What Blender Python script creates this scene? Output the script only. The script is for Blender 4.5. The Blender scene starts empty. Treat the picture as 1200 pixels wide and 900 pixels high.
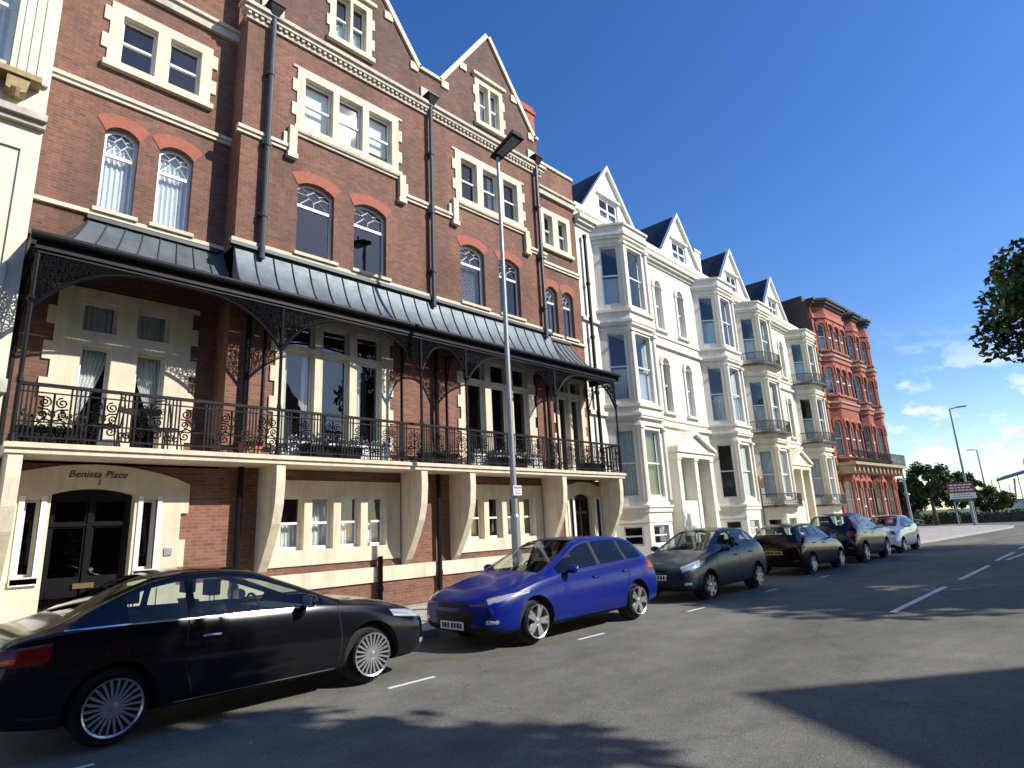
import bpy, bmesh, math, random
from mathutils import Vector, Matrix
from mathutils.bvhtree import BVHTree
R = math.radians
random.seed(7)
sc = bpy.context.scene
COL = sc.collection
# ------------------------------------------------------------------ materials
def mat(name, col, rough=.7, metal=0., noise=0., nscale=4., coat=0., spec=.5, bump=0., bscale=40., emit=None, streak=0.):
    m = bpy.data.materials.new(name); m.use_nodes = True
    n = m.node_tree.nodes; l = m.node_tree.links; b = n['Principled BSDF']
    b.inputs['Base Color'].default_value = (*col, 1)
    b.inputs['Roughness'].default_value = rough; b.inputs['Metallic'].default_value = metal
    b.inputs['Specular IOR Level'].default_value = spec
    if coat: b.inputs['Coat Weight'].default_value = coat; b.inputs['Coat Roughness'].default_value = .03
    tc = n.new('ShaderNodeTexCoord')
    if noise:
        t = n.new('ShaderNodeTexNoise'); t.inputs['Scale'].default_value = nscale; t.inputs['Detail'].default_value = 6
        t.inputs['Roughness'].default_value = .65
        l.new(tc.outputs['Object'], t.inputs['Vector'])
        r = n.new('ShaderNodeMapRange'); r.inputs[1].default_value = .25; r.inputs[2].default_value = .75
        r.inputs[3].default_value = 1 - noise; r.inputs[4].default_value = 1 + noise
        l.new(t.outputs[0], r.inputs[0])
        v = n.new('ShaderNodeVectorMath'); v.operation = 'SCALE'; v.inputs[0].default_value = col
        l.new(r.outputs[0], v.inputs['Scale']); l.new(v.outputs[0], b.inputs['Base Color'])
        if streak:      # rain streaks and grime, long vertically
            mp = n.new('ShaderNodeMapping'); mp.inputs['Scale'].default_value = (4.5, 4.5, .35); l.new(tc.outputs['Object'], mp.inputs[0])
            t3 = n.new('ShaderNodeTexNoise'); t3.inputs['Scale'].default_value = 1.0; t3.inputs['Detail'].default_value = 8; t3.inputs['Roughness'].default_value = .7; l.new(mp.outputs[0], t3.inputs['Vector'])
            r3 = n.new('ShaderNodeMapRange'); r3.inputs[1].default_value = .48; r3.inputs[2].default_value = .78; r3.inputs[3].default_value = 0; r3.inputs[4].default_value = streak; l.new(t3.outputs[0], r3.inputs[0])
            m3 = n.new('ShaderNodeMix'); m3.data_type = 'RGBA'; l.new(r3.outputs[0], m3.inputs[0]); l.new(v.outputs[0], m3.inputs[6]); m3.inputs[7].default_value = (col[0] * .38, col[1] * .36, col[2] * .33, 1); l.new(m3.outputs[2], b.inputs['Base Color'])
    if bump:
        t2 = n.new('ShaderNodeTexNoise'); t2.inputs['Scale'].default_value = bscale; t2.inputs['Detail'].default_value = 4
        l.new(tc.outputs['Object'], t2.inputs['Vector'])
        bp = n.new('ShaderNodeBump'); bp.inputs['Strength'].default_value = bump; bp.inputs['Distance'].default_value = .02
        l.new(t2.outputs[0], bp.inputs['Height']); l.new(bp.outputs[0], b.inputs['Normal'])
    if emit:
        b.inputs['Emission Color'].default_value = (*emit[0], 1); b.inputs['Emission Strength'].default_value = emit[1]
    return m

def brick(name, c1, c2, mortar, soot=.0, sootz=None, bump=.5):
    m = bpy.data.materials.new(name); m.use_nodes = True
    n = m.node_tree.nodes; l = m.node_tree.links; b = n['Principled BSDF']; b.inputs['Roughness'].default_value = .88
    tc = n.new('ShaderNodeTexCoord'); sp = n.new('ShaderNodeSeparateXYZ'); l.new(tc.outputs['Object'], sp.inputs[0])
    ns = n.new('ShaderNodeSeparateXYZ'); l.new(tc.outputs['Normal'], ns.inputs[0])
    ab = n.new('ShaderNodeMath'); ab.operation = 'ABSOLUTE'; l.new(ns.outputs[0], ab.inputs[0])
    gt = n.new('ShaderNodeMath'); gt.operation = 'GREATER_THAN'; gt.inputs[1].default_value = .7; l.new(ab.outputs[0], gt.inputs[0])
    mx = n.new('ShaderNodeMix'); l.new(gt.outputs[0], mx.inputs[0]); l.new(sp.outputs[0], mx.inputs[2]); l.new(sp.outputs[1], mx.inputs[3])
    cb = n.new('ShaderNodeCombineXYZ'); l.new(mx.outputs[0], cb.inputs[0]); l.new(sp.outputs[2], cb.inputs[1])
    bt = n.new('ShaderNodeTexBrick'); l.new(cb.outputs[0], bt.inputs['Vector'])
    bt.inputs['Scale'].default_value = 1; bt.inputs['Brick Width'].default_value = .2; bt.inputs['Row Height'].default_value = .062
    bt.inputs['Mortar Size'].default_value = .007; bt.inputs['Mortar Smooth'].default_value = .2; bt.inputs['Bias'].default_value = -.1
    bt.inputs['Color1'].default_value = (*c1, 1); bt.inputs['Color2'].default_value = (*c2, 1); bt.inputs['Mortar'].default_value = (*mortar, 1)
    t = n.new('ShaderNodeTexNoise'); t.inputs['Scale'].default_value = .55; t.inputs['Detail'].default_value = 8; t.inputs['Roughness'].default_value = .7
    l.new(tc.outputs['Object'], t.inputs['Vector'])
    r = n.new('ShaderNodeMapRange'); r.inputs[1].default_value = .3; r.inputs[2].default_value = .7; r.inputs[3].default_value = .78; r.inputs[4].default_value = 1.2
    l.new(t.outputs[0], r.inputs[0])
    # individual brick tone
    fl = n.new('ShaderNodeVectorMath'); fl.operation = 'DIVIDE'; fl.inputs[1].default_value = (.1, .062, 1); l.new(cb.outputs[0], fl.inputs[0])
    f2 = n.new('ShaderNodeVectorMath'); f2.operation = 'FLOOR'; l.new(fl.outputs[0], f2.inputs[0])
    wn = n.new('ShaderNodeTexWhiteNoise'); wn.noise_dimensions = '2D'; l.new(f2.outputs[0], wn.inputs['Vector'])
    r2 = n.new('ShaderNodeMapRange'); r2.inputs[3].default_value = .86; r2.inputs[4].default_value = 1.14; l.new(wn.outputs[0], r2.inputs[0])
    mu = n.new('ShaderNodeMath'); mu.operation = 'MULTIPLY'; l.new(r.outputs[0], mu.inputs[0]); l.new(r2.outputs[0], mu.inputs[1])
    v = n.new('ShaderNodeVectorMath'); v.operation = 'SCALE'; l.new(bt.outputs['Color'], v.inputs[0]); l.new(mu.outputs[0], v.inputs['Scale'])
    last = v.outputs[0]
    if soot:
        t3 = n.new('ShaderNodeTexNoise'); t3.inputs['Scale'].default_value = .9; t3.inputs['Detail'].default_value = 7
        mp = n.new('ShaderNodeMapping'); mp.inputs['Scale'].default_value = (1.2, 1, .35)
        l.new(tc.outputs['Object'], mp.inputs[0]); l.new(mp.outputs[0], t3.inputs['Vector'])
        r3 = n.new('ShaderNodeMapRange'); r3.inputs[1].default_value = .38; r3.inputs[2].default_value = .72; r3.inputs[3].default_value = 0; r3.inputs[4].default_value = soot
        l.new(t3.outputs[0], r3.inputs[0])
        m3 = n.new('ShaderNodeMix'); m3.data_type = 'RGBA'; l.new(r3.outputs[0], m3.inputs[0]); l.new(last, m3.inputs[6]); m3.inputs[7].default_value = (.05, .037, .032, 1)
        last = m3.outputs[2]
    l.new(last, b.inputs['Base Color'])
    bp = n.new('ShaderNodeBump'); bp.inputs['Strength'].default_value = bump; bp.inputs['Distance'].default_value = .006; bp.invert = True
    l.new(bt.outputs['Fac'], bp.inputs['Height']); l.new(bp.outputs[0], b.inputs['Normal'])
    return m

def glassmat(name, tint=(.8, .85, .85), rough=.015, refl=1.0, k=1.6, wav=.12):
    m = bpy.data.materials.new(name); m.use_nodes = True
    n = m.node_tree.nodes; l = m.node_tree.links; n.clear()
    o = n.new('ShaderNodeOutputMaterial'); t = n.new('ShaderNodeBsdfTransparent'); t.inputs[0].default_value = (*tint, 1)
    g = n.new('ShaderNodeBsdfGlossy'); g.inputs['Roughness'].default_value = rough; g.inputs[0].default_value = (refl, refl, refl, 1)
    ge = n.new('ShaderNodeNewGeometry'); dt = n.new('ShaderNodeVectorMath'); dt.operation = 'DOT_PRODUCT'; l.new(ge.outputs['Normal'], dt.inputs[0]); l.new(ge.outputs['Incoming'], dt.inputs[1])
    ab = n.new('ShaderNodeMath'); ab.operation = 'ABSOLUTE'; l.new(dt.outputs['Value'], ab.inputs[0]); om = n.new('ShaderNodeMath'); om.operation = 'SUBTRACT'; om.inputs[0].default_value = 1; l.new(ab.outputs[0], om.inputs[1])
    pw = n.new('ShaderNodeMath'); pw.operation = 'POWER'; pw.inputs[1].default_value = 5; l.new(om.outputs[0], pw.inputs[0])
    mu = n.new('ShaderNodeMath'); mu.operation = 'MULTIPLY_ADD'; mu.inputs[1].default_value = .95 - .05 * k; mu.inputs[2].default_value = .055 * k; mu.use_clamp = True
    l.new(pw.outputs[0], mu.inputs[0])
    tc = n.new('ShaderNodeTexCoord'); nz = n.new('ShaderNodeTexNoise'); nz.inputs['Scale'].default_value = 1.3; l.new(tc.outputs['Object'], nz.inputs['Vector'])
    bp = n.new('ShaderNodeBump'); bp.inputs['Strength'].default_value = wav; bp.inputs['Distance'].default_value = .02; l.new(nz.outputs[0], bp.inputs['Height']); l.new(bp.outputs[0], g.inputs['Normal'])
    mx = n.new('ShaderNodeMixShader'); l.new(mu.outputs[0], mx.inputs[0]); l.new(t.outputs[0], mx.inputs[1]); l.new(g.outputs[0], mx.inputs[2])
    l.new(mx.outputs[0], o.inputs[0]); return m

M = dict(
 brick=brick('red_brick', (.262, .104, .060), (.168, .070, .043), (.21, .16, .12), soot=.6),
 brickdark=brick('sooty_brick', (.19, .085, .058), (.11, .052, .040), (.16, .13, .11), soot=.75),
 brickred=brick('bright_brick', (.34, .085, .05), (.25, .065, .04), (.30, .16, .12), soot=.25),
 brickside=brick('side_brick', (.10, .06, .05), (.07, .045, .04), (.1, .08, .07)),  # darker brown brick, only on the corner mansion's side wall
 rub=mat('rubbed_brick', (.33, .10, .055), .8, noise=.25, nscale=9),
 stone=mat('cream_stone', (.66, .585, .43), .75, noise=.14, nscale=3, bump=.25, streak=.55),
 stonew=mat('weathered_stone', (.52, .47, .38), .85, noise=.35, nscale=5, bump=.4),
 cream=mat('cream_stucco', (.68, .63, .48), .65, noise=.08, nscale=2.2, bump=.12, streak=.4),
 white=mat('white_stucco', (.74, .71, .605), .6, noise=.07, nscale=1.7, bump=.12, streak=.42),
 ivory=mat('ivory_stucco', (.72, .68, .545), .6, noise=.07, nscale=1.9, bump=.12, streak=.45),
 gilt=mat('gilded_plaster', (.30, .225, .09), .6, noise=.4, nscale=14),
 timber=mat('white_paint', (.76, .76, .74), .45, noise=.04, nscale=5),
 iron=mat('black_iron', (.006, .0065, .008), .5, noise=.3, nscale=12, spec=.22),
 greyiron=mat('grey_iron', (.055, .058, .062), .45, noise=.25, nscale=8),
 lead=mat('lead_sheet', (.17, .195, .20), .38, metal=.45, noise=.35, nscale=2.6, bump=.2, bscale=6),
 leadseam=mat('lead_seam', (.045, .055, .06), .5, metal=.3),
 blackdoor=mat('black_door_paint', (.008, .008, .009), .3, spec=.35),
 brass=mat('brass', (.8, .62, .3), .3, metal=1),
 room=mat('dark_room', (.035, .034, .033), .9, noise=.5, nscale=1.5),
 net=mat('net_curtain', (.80, .81, .82), .9, noise=.12, nscale=9),
 drape=mat('drape', (.85, .84, .82), .9),
 blind=mat('window_blind', (.86, .86, .82), .8),
 yellow=mat('yellow_curtain', (.50, .47, .22), .9, noise=.1),
 pane=glassmat('window_glass'),
 doorglass=glassmat('door_glass', (.35, .38, .38), k=.4),
 slate=mat('slate_roof', (.035, .034, .036), .6, noise=.4, nscale=6, bump=.3, bscale=12),
 asphaltK=mat('kerb_stone', (.34, .33, .30), .85, noise=.2, nscale=3, bump=.3),
 paint=mat('road_paint', (.68, .68, .64), .7, noise=.3, nscale=30),
 galv=mat('galvanised_steel', (.30, .32, .33), .5, metal=.5, noise=.15, nscale=5),
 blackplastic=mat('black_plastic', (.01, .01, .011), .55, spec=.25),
 signwhite=mat('sign_white', (.78, .78, .76), .5), signbrown=mat('sign_brown', (.20, .07, .045), .5), signgreen=mat('sign_green', (.03, .13, .07), .5),
 signyellow=mat('sign_yellow', (.75, .40, .05), .5), signgrey=mat('sign_grey', (.25,.25,.25), .5),
 bark=mat('bark', (.10, .08, .06), .9, noise=.4, nscale=9, bump=.8, bscale=20),
 terracotta=mat('terracotta_pot', (.42, .16, .08), .8, noise=.15),
 plant=mat('plant_leaf', (.045, .085, .025), .6, noise=.3, nscale=8),
 flower=mat('red_petals', (.55, .06, .05), .6),
 wood=mat('grey_wood', (.26, .2, .15), .8, noise=.3, nscale=20),
 hull=mat('canopy_fabric', (.24, .27, .28), .6),
 letter=mat('painted_letters', (.05, .035, .02), .7),
)
def leafmat(name, c):
    m = mat(name, c, .55, noise=.45, nscale=.7, spec=.3)
    return m
M['leafA'] = leafmat('foliage_dark', (.035, .062, .018)); M['leafB'] = leafmat('foliage_mid', (.06, .10, .025)); M['leafC'] = leafmat('foliage_olive', (.09, .11, .035))

# ------------------------------------------------------------------ mesh builder
OFF = [0., 0., 0.]
SPLIT = set('bay_cornice pilaster corner_pillar moulding string_course sill_course window_hood terracotta_band buff_band dark_cornice stone_band parapet_coping gable_coping curtain side_light_frame porch downpipe chimney cornice lead_flashing bracket_cornice interior plinth window_arch'.split())
class MB:
    def __init__(s): s.v = []; s.f = []; s.T = None; s.sm = False
    def add(s, vs, fs):
        b = len(s.v); s.v += [tuple(s.T(*p)) if s.T else tuple(p) for p in vs]
        s.f += [tuple(b + i for i in f) for f in fs]; return s
    def box(s, x0, x1, y0, y1, z0, z1):
        return s.add([(x0, y0, z0), (x1, y0, z0), (x1, y1, z0), (x0, y1, z0), (x0, y0, z1), (x1, y0, z1), (x1, y1, z1), (x0, y1, z1)],
                     [(0, 3, 2, 1), (4, 5, 6, 7), (0, 1, 5, 4), (1, 2, 6, 5), (2, 3, 7, 6), (3, 0, 4, 7)])
    def prism(s, poly, y0, y1):      # poly in (x,z), counter-clockwise seen from -y
        n = len(poly)
        return s.add([(x, y0, z) for x, z in poly] + [(x, y1, z) for x, z in poly],
                     [tuple(range(n)), tuple(reversed(range(n, 2 * n)))] + [((i + 1) % n, i, n + i, n + (i + 1) % n) for i in range(n)])
    def vprism(s, poly, z0, z1):     # poly in (x,y)
        n = len(poly)
        return s.add([(x, y, z0) for x, y in poly] + [(x, y, z1) for x, y in poly],
                     [tuple(reversed(range(n))), tuple(range(n, 2 * n))] + [(i, (i + 1) % n, n + (i + 1) % n, n + i) for i in range(n)])
    def slab(s, outer, holes, y0, y1):   # filled outline with holes, in (x,z)
        cu = bpy.data.curves.new('t', 'CURVE'); cu.dimensions = '2D'; cu.fill_mode = 'BOTH'; cu.extrude = abs(y1 - y0) / 2
        for poly in [outer] + list(holes):
            sp = cu.splines.new('POLY'); sp.points.add(len(poly) - 1)
            for i, (x, z) in enumerate(poly): sp.points[i].co = (x, z, 0, 1)
            sp.use_cyclic_u = True
        o = bpy.data.objects.new('t', cu); COL.objects.link(o)
        dg = bpy.context.evaluated_depsgraph_get(); me = bpy.data.meshes.new_from_object(o.evaluated_get(dg))
        ym = (y0 + y1) / 2
        s.add([(v.co.x, ym - v.co.z, v.co.y) for v in me.vertices], [tuple(p.vertices) for p in me.polygons])
        bpy.data.objects.remove(o); bpy.data.curves.remove(cu); bpy.data.meshes.remove(me); return s
    def tube(s, pts, r, n=6, cap=True):
        pts = [Vector(p) for p in pts]; rs = r if isinstance(r, (list, tuple)) else [r] * len(pts); rings = []
        for i, p in enumerate(pts):
            d = (pts[min(i + 1, len(pts) - 1)] - pts[max(i - 1, 0)]).normalized()
            a = Vector((0, 0, 1)) if abs(d.z) < .9 else Vector((1, 0, 0))
            u = d.cross(a).normalized(); w = d.cross(u)
            rings.append([tuple(p + (u * math.cos(2 * math.pi * k / n) + w * math.sin(2 * math.pi * k / n)) * rs[i]) for k in range(n)])
        vs = [q for rg in rings for q in rg]; fs = []
        for i in range(len(pts) - 1):
            for k in range(n): fs.append((i * n + k, (i + 1) * n + k, (i + 1) * n + (k + 1) % n, i * n + (k + 1) % n))
        if cap: fs += [tuple(range(n)), tuple(reversed(range((len(pts) - 1) * n, len(pts) * n)))]
        return s.add(vs, fs)
    def build(s, name, m, parent=None, smooth=False):
        if name in SPLIT and parent is not None and s.f:
            par = list(range(len(s.v)))
            def fd(i):
                while par[i] != i: par[i] = par[par[i]]; i = par[i]
                return i
            for f in s.f:
                for q in f[1:]: par[fd(q)] = fd(f[0])
            comp = {}
            for i in range(len(s.v)): comp.setdefault(fd(i), []).append(i)
            cs = list(comp.values())
            if 1 < len(cs) < 500:
                bx = [[min(s.v[i][k] for i in c) - .012 for k in range(3)] + [max(s.v[i][k] for i in c) + .012 for k in range(3)] for c in cs]
                g = list(range(len(cs)))
                def gf(i):
                    while g[i] != i: i = g[i]
                    return i
                for i in range(len(cs)):
                    for j in range(i):
                        if all(bx[i][k] < bx[j][k + 3] and bx[j][k] < bx[i][k + 3] for k in range(3)): g[gf(i)] = gf(j)
                gr = {}
                for i in range(len(cs)): gr.setdefault(gf(i), []).extend(cs[i])
                if len(gr) > 1:
                    own = {}; pcs = []
                    for n_, vi in enumerate(gr.values()):
                        mm = MB(); mp = {}
                        for k, i in enumerate(vi): mp[i] = k; own[i] = n_; mm.v.append(s.v[i])
                        pcs.append((mm, mp))
                    for f in s.f: mm, mp = pcs[own[f[0]]]; mm.f.append(tuple(mp[i] for i in f))
                    r = None
                    for mm, mp in pcs:
                        o = mm.build(name, m, parent, smooth); r = r or o
                    return r
        me = bpy.data.meshes.new(name)
        me.from_pydata([(x - OFF[0], y - OFF[1], z - OFF[2]) for x, y, z in s.v], [], s.f)
        me.materials.append(M[m] if isinstance(m, str) else m)
        bm = bmesh.new(); bm.from_mesh(me); bmesh.ops.recalc_face_normals(bm, faces=bm.faces); bm.to_mesh(me); bm.free()
        if smooth: me.polygons.foreach_set('use_smooth', [True] * len(me.polygons))
        o = bpy.data.objects.new(name, me); COL.objects.link(o)
        if parent: o.parent = parent
        else: o.location = OFF
        return o
def tag(o, label=None, cat=None, group=None, kind=None):
    for k, v in (('label', label), ('category', cat), ('group', group), ('kind', kind)):
        if v: o[k] = v
    return o
def empty(name, loc, rz=0):
    o = bpy.data.objects.new(name, None); COL.objects.link(o); o.location = loc; o.rotation_euler = (0, 0, rz); o.empty_display_size = .3; return o
def frame(p0, p1):                    # map (s, depth, z) onto the wall line p0 -> p1, depth going inwards
    dx, dy = p1[0] - p0[0], p1[1] - p0[1]; L = math.hypot(dx, dy); c, q = dx / L, dy / L
    return lambda s, d, z: (p0[0] + c * s - q * d, p0[1] + q * s + c * d, z)
def arcpoly(x0, x1, z0, z1, rise, n=8):   # opening with segmental (or round) head whose crown is z1
    zs = z1 - rise; pts = [(x0, z0), (x1, z0), (x1, zs)]
    if rise > 0:
        w = (x1 - x0) / 2; r = (w * w + rise * rise) / (2 * rise); cx = (x0 + x1) / 2; cz = z1 - r; a0 = math.asin(min(1, w / r))
        if rise > w * .99: a0 = math.pi / 2
        for i in range(1, n): a = a0 - 2 * a0 * i / n; pts.append((cx + r * math.sin(a), cz + r * math.cos(a)))
    pts.append((x0, zs)); return pts

# ------------------------------------------------------------------ windows
def light_parts(par, x0, x1, z0, z1, y, rise=0, T=None, curtain=None, style='sash', rev=.13, fw=.045, glass='pane', mid=.5, rnd=random, framename='frame', asroot=False, fmat='timber'):
    """one glazed light: timber frame, glass, optional curtain. returns frame object"""
    f = MB(); f.T = T; out = arcpoly(x0 - .01, x1 + .01, z0 - .01, z1 + .01, rise); zm = z0 + (z1 - z0) * mid
    if style == 'sash':
        h1 = arcpoly(x0 + fw, x1 - fw, zm + fw * .5, z1 - fw, rise * .9) if rise else arcpoly(x0 + fw, x1 - fw, zm + fw * .5, z1 - fw, 0)
        h2 = arcpoly(x0 + fw, x1 - fw, z0 + fw * 1.5, zm - fw * .5, 0)
        f.slab(out, [h1, h2], y + rev, y + rev + .05)
        f.box(x0 + fw * .4, x1 - fw * .4, y + rev - .02, y + rev - .001, zm - fw * .5, zm + fw * .5)
    elif style == 'lead':
        h1 = arcpoly(x0 + fw, x1 - fw, zm + fw * .6, z1 - fw, rise * .9); h2 = arcpoly(x0 + fw, x1 - fw, z0 + fw * 1.5, zm - fw * .6, 0)
        f.slab(out, [h1, h2], y + rev, y + rev + .05)
        cx, cz = (x0 + x1) / 2, (zm + z1) / 2 + .02; dw, dh = (x1 - x0) * .2, (z1 - zm) * .24; yy = y + rev + .015; t = .011
        D = [(cx, cz + dh), (cx + dw, cz), (cx, cz - dh), (cx - dw, cz)]
        for i in range(4): f.tube([(D[i][0], yy, D[i][1]), (D[(i + 1) % 4][0], yy, D[(i + 1) % 4][1])], t, 4)
        f.tube([(cx, yy, cz + dh), (cx, yy, z1 - fw)], t, 4); f.tube([(cx, yy, cz - dh), (cx, yy, zm + fw)], t, 4)
        f.tube([(cx + dw, yy, cz), (x1 - fw, yy, cz)], t, 4); f.tube([(cx - dw, yy, cz), (x0 + fw, yy, cz)], t, 4)
        for sx in (-1, 1):
            f.tube([(cx + sx * dw * .6, yy, cz - dh * .4), (cx + sx * (x1 - x0) * .36, yy, zm + fw)], t, 4)
            f.tube([(cx + sx * dw * .6, yy, cz + dh * .4), (cx + sx * (x1 - x0) * .34, yy, z1 - fw - rise * .5)], t, 4)
    elif style == 'plain':
        f.slab(out, [arcpoly(x0 + fw, x1 - fw, z0 + fw, z1 - fw, rise * .9)], y + rev, y + rev + .05)
    elif style == 'cross':
        cx = (x0 + x1) / 2
        f.slab(out, [arcpoly(x0 + fw, cx - fw / 2, z0 + fw, zm - fw / 2, 0), arcpoly(cx + fw / 2, x1 - fw, z0 + fw, zm - fw / 2, 0), arcpoly(x0 + fw, cx - fw / 2, zm + fw / 2, z1 - fw, 0), arcpoly(cx + fw / 2, x1 - fw, zm + fw / 2, z1 - fw, 0)], y + rev, y + rev + .05)
    fo = f.build(framename, fmat, par)
    holder = fo if asroot else par
    yp = y + rev + .028
    p = MB(); p.T = T
    poly = arcpoly(x0 + fw * .5, x1 - fw * .5, z0 + fw, z1 - fw * .5, rise * .95); n = len(poly)
    p.add([(a, yp, b) for a, b in poly], [tuple(range(n))]); p.build('pane', glass, holder)
    yc = y + rev + .16
    if curtain:
        c = MB(); c.T = T; a, b = x0 - .03, x1 + .03
        def sheet(xa, xb, za, zb, taper=0, amp=.022, per=.09, slant=0):
            nx = max(4, int((xb - xa) / .022)); vs = []; fs = []; nz = 6
            for j in range(nz + 1):
                v = j / nz; z = za + (zb - za) * v; wv = 1 - taper * (1 - v) ** 1.3
                for i in range(nx + 1):
                    u = i / nx; base = xa if slant <= 0 else xb
                    x = base + ((xa + (xb - xa) * u) - base) * wv
                    vs.append((x, yc + amp * math.sin(2 * math.pi * (xa + (xb - xa) * u) / per + j * .1), z))
            for j in range(nz):
                for i in range(nx): k = j * (nx + 1) + i; fs.append((k, k + 1, k + nx + 2, k + nx + 1))
            c.add(vs, fs)
        mm = 'net'
        if curtain == 'net': sheet(a, b, z0, z1 - rise * .3)
        elif curtain == 'half': sheet(a, b, z0, z0 + (z1 - z0) * .48)
        elif curtain == 'sides':
            mm = 'drape'; w = (b - a) * .27; sheet(a, a + w, z0, z1, per=.07); sheet(b - w, b, z0, z1, per=.07)
        elif curtain == 'left': mm = 'drape'; sheet(a, a + (b - a) * .42, z0, z1, per=.08)
        elif curtain == 'swagL': mm = 'drape'; sheet(a, b, z0 + .35, z1, taper=.95, per=.07)
        elif curtain == 'swagR': mm = 'drape'; sheet(a, b, z0 + .35, z1, taper=.95, per=.07, slant=1)
        elif curtain == 'blind': mm = 'blind'; sheet(a, b, z0 + (z1 - z0) * random.uniform(.12, .3), z1 - rise * .3, amp=.001)
        elif curtain == 'venet':
            mm = 'blind'; z = z0 + .05
            while z < z1 - rise * .5: c.add([(a, yc - .012, z), (b, yc - .012, z), (b, yc + .012, z + .018), (a, yc + .012, z + .018)], [(0, 1, 2, 3)]); z += .042
        elif curtain == 'yellow': mm = 'yellow'; sheet(a, b, z0, z1)
        c.build('curtain' if mm != 'blind' else 'blind', mm, holder)
    return fo

def scroll(m, cx, cz, r, turns, a0, hand, y, t=.008, plane=None, n=10, side=4):
    pts = []
    N = int(n * turns)
    for i in range(N + 1):
        u = i / N; a = a0 + hand * 2 * math.pi * turns * u; rr = r * (1 - .82 * u)
        pts.append((cx + rr * math.cos(a), y, cz + rr * math.sin(a)))
    m.tube(pts, t, side, cap=False)
# ================================================================== BRICK MANSION BLOCK
OFF[:] = [8.5, 11.8, .13]
bb = empty('brick_mansion_block', OFF)
tag(bb, 'tall red brick mansion block with twin gables and an iron balcony under a lead canopy', 'building')
YB, YA, YD = 11.8, 12.4, 12.15
def quoin(x0, x1, z0, z1, t=.11, h=.32, arch=0):
    L = []; z = z0; k = 0; R_ = []
    while z < z1 - .02:
        ze = min(z + h, z1); e = t if k % 2 else 0
        R_ += [(x1 + e, z), (x1 + e, ze)]; L += [(x0 - e, z), (x0 - e, ze)]; z = ze; k += 1
    top = []
    if arch:
        n = 14
        for i in range(1, n): u = i / n; top.append((x1 + (x0 - x1) * u, z1 + arch * math.sin(math.pi * u)))
    return R_ + top + list(reversed(L))
def redarch(x0, x1, z1, rise, y, w=.26):
    a = arcpoly(x0, x1, 0, z1, rise, 12)[2:]; 
    cx = (x0 + x1) / 2; ins = [(x, z) for x, z in a]; hw = (x1 - x0) / 2
    outp = [(cx + (x - cx) * (1 + .16 / hw), z + w * (1 if abs(x - cx) < hw * .98 else .9)) for x, z in ins]
    m = MB(); m.prism(ins[::-1] + outp, y - .012, y + .06); m.build('brick_arch', 'rub', bb)
holesBC = []; holesG = []; holesA = []; holesD = []
def stone_window(lights, x0, x1, z0, z1, y, holes, style='sash', curtains=None, arch=0, tooth=.11, sill=True, rises=None, rev=.1, mid=.5):
    o = quoin(x0, x1, z0, z1, tooth, arch=arch)
    m = MB(); m.slab(o, [arcpoly(a, b, c, d, (rises or 0)) for a, b, c, d in lights], y - .035, y + .16)
    # chamfered mullion faces read as darker inner edges
    if sill: m.box(x0 - .06, x1 + .06, y - .11, y + .03, z0 - .1, z0 + .02)
    w = m.build('window', 'stone', bb)
    lx0 = min(a for a, b, c, d in lights); lx1 = max(b for a, b, c, d in lights); lz0 = min(c for a, b, c, d in lights); lz1 = max(d for a, b, c, d in lights)
    holes.append([(lx0 - .03, lz0 - .03), (lx1 + .03, lz0 - .03), (lx1 + .03, lz1 + .03), (lx0 - .03, lz1 + .03)])
    for i, (a, b, c, d) in enumerate(lights):
        light_parts(w, a, b, c, d, y, rise=rises or 0, style=style if isinstance(style, str) else style[i], curtain=(curtains[i] if curtains else None), rev=rev, mid=mid if not isinstance(mid, list) else mid[i])
    return w
def arch_window(x0, x1, z0, z1, y, holes, rise=.16, curtain=None, style='lead'):
    holes.append(arcpoly(x0, x1, z0, z1, rise, 10))
    f = light_parts(bb, x0, x1, z0, z1, y, rise=rise, style=style, curtain=curtain, rev=.12, mid=.68, framename='window', asroot=True, fw=.055)
    redarch(x0, x1, z1 + .005, rise, y)
    return f
# --- ground floor windows of the twin bays
gz0, gz1 = 1.45, 2.5
Bl = [(5.40, 5.88), (6.05, 6.53), (6.70, 7.18), (7.35, 7.83)]; Cl = [(10.32, 10.80), (10.97, 11.45), (11.62, 12.10), (12.27, 12.75)]
stone_window([(a, b, gz0, gz1) for a, b in Bl], 5.12, 8.2, 1.15, 2.82, YB, holesBC, curtains=['half', 'net', 'half', 'half'], tooth=0, sill=False, rev=.12)
stone_window([(a, b, gz0, gz1) for a, b in Cl], 9.95, 13.05, 1.15, 2.82, YB, holesBC, curtains=['yellow', None, 'half', 'yellow'], tooth=0, sill=False, rev=.12)
# --- first floor mullioned windows behind the balcony
def ff(lx, x0, x1, curt):
    L = []; st = []; cu = []
    for i, (a, b) in enumerate(lx):
        L.append((a, b, 3.34, 5.54)); st.append('plain'); cu.append(curt[i])
    for i, (a, b) in enumerate(lx): L.append((a, b, 5.64, 6.2)); st.append('plain'); cu.append(None)
    return stone_window(L, x0, x1, 3.22, 6.32, YB, holesBC, style=st, curtains=cu, arch=.17, sill=False, tooth=.1)
ff([(5.36, 6.02), (6.2, 6.86), (7.04, 7.7)], 5.15, 7.92, ['sides', None, 'left'])
ff([(10.36, 11.0), (11.22, 11.88), (12.08, 12.72)], 10.12, 12.96, [None, 'left', None])
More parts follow.
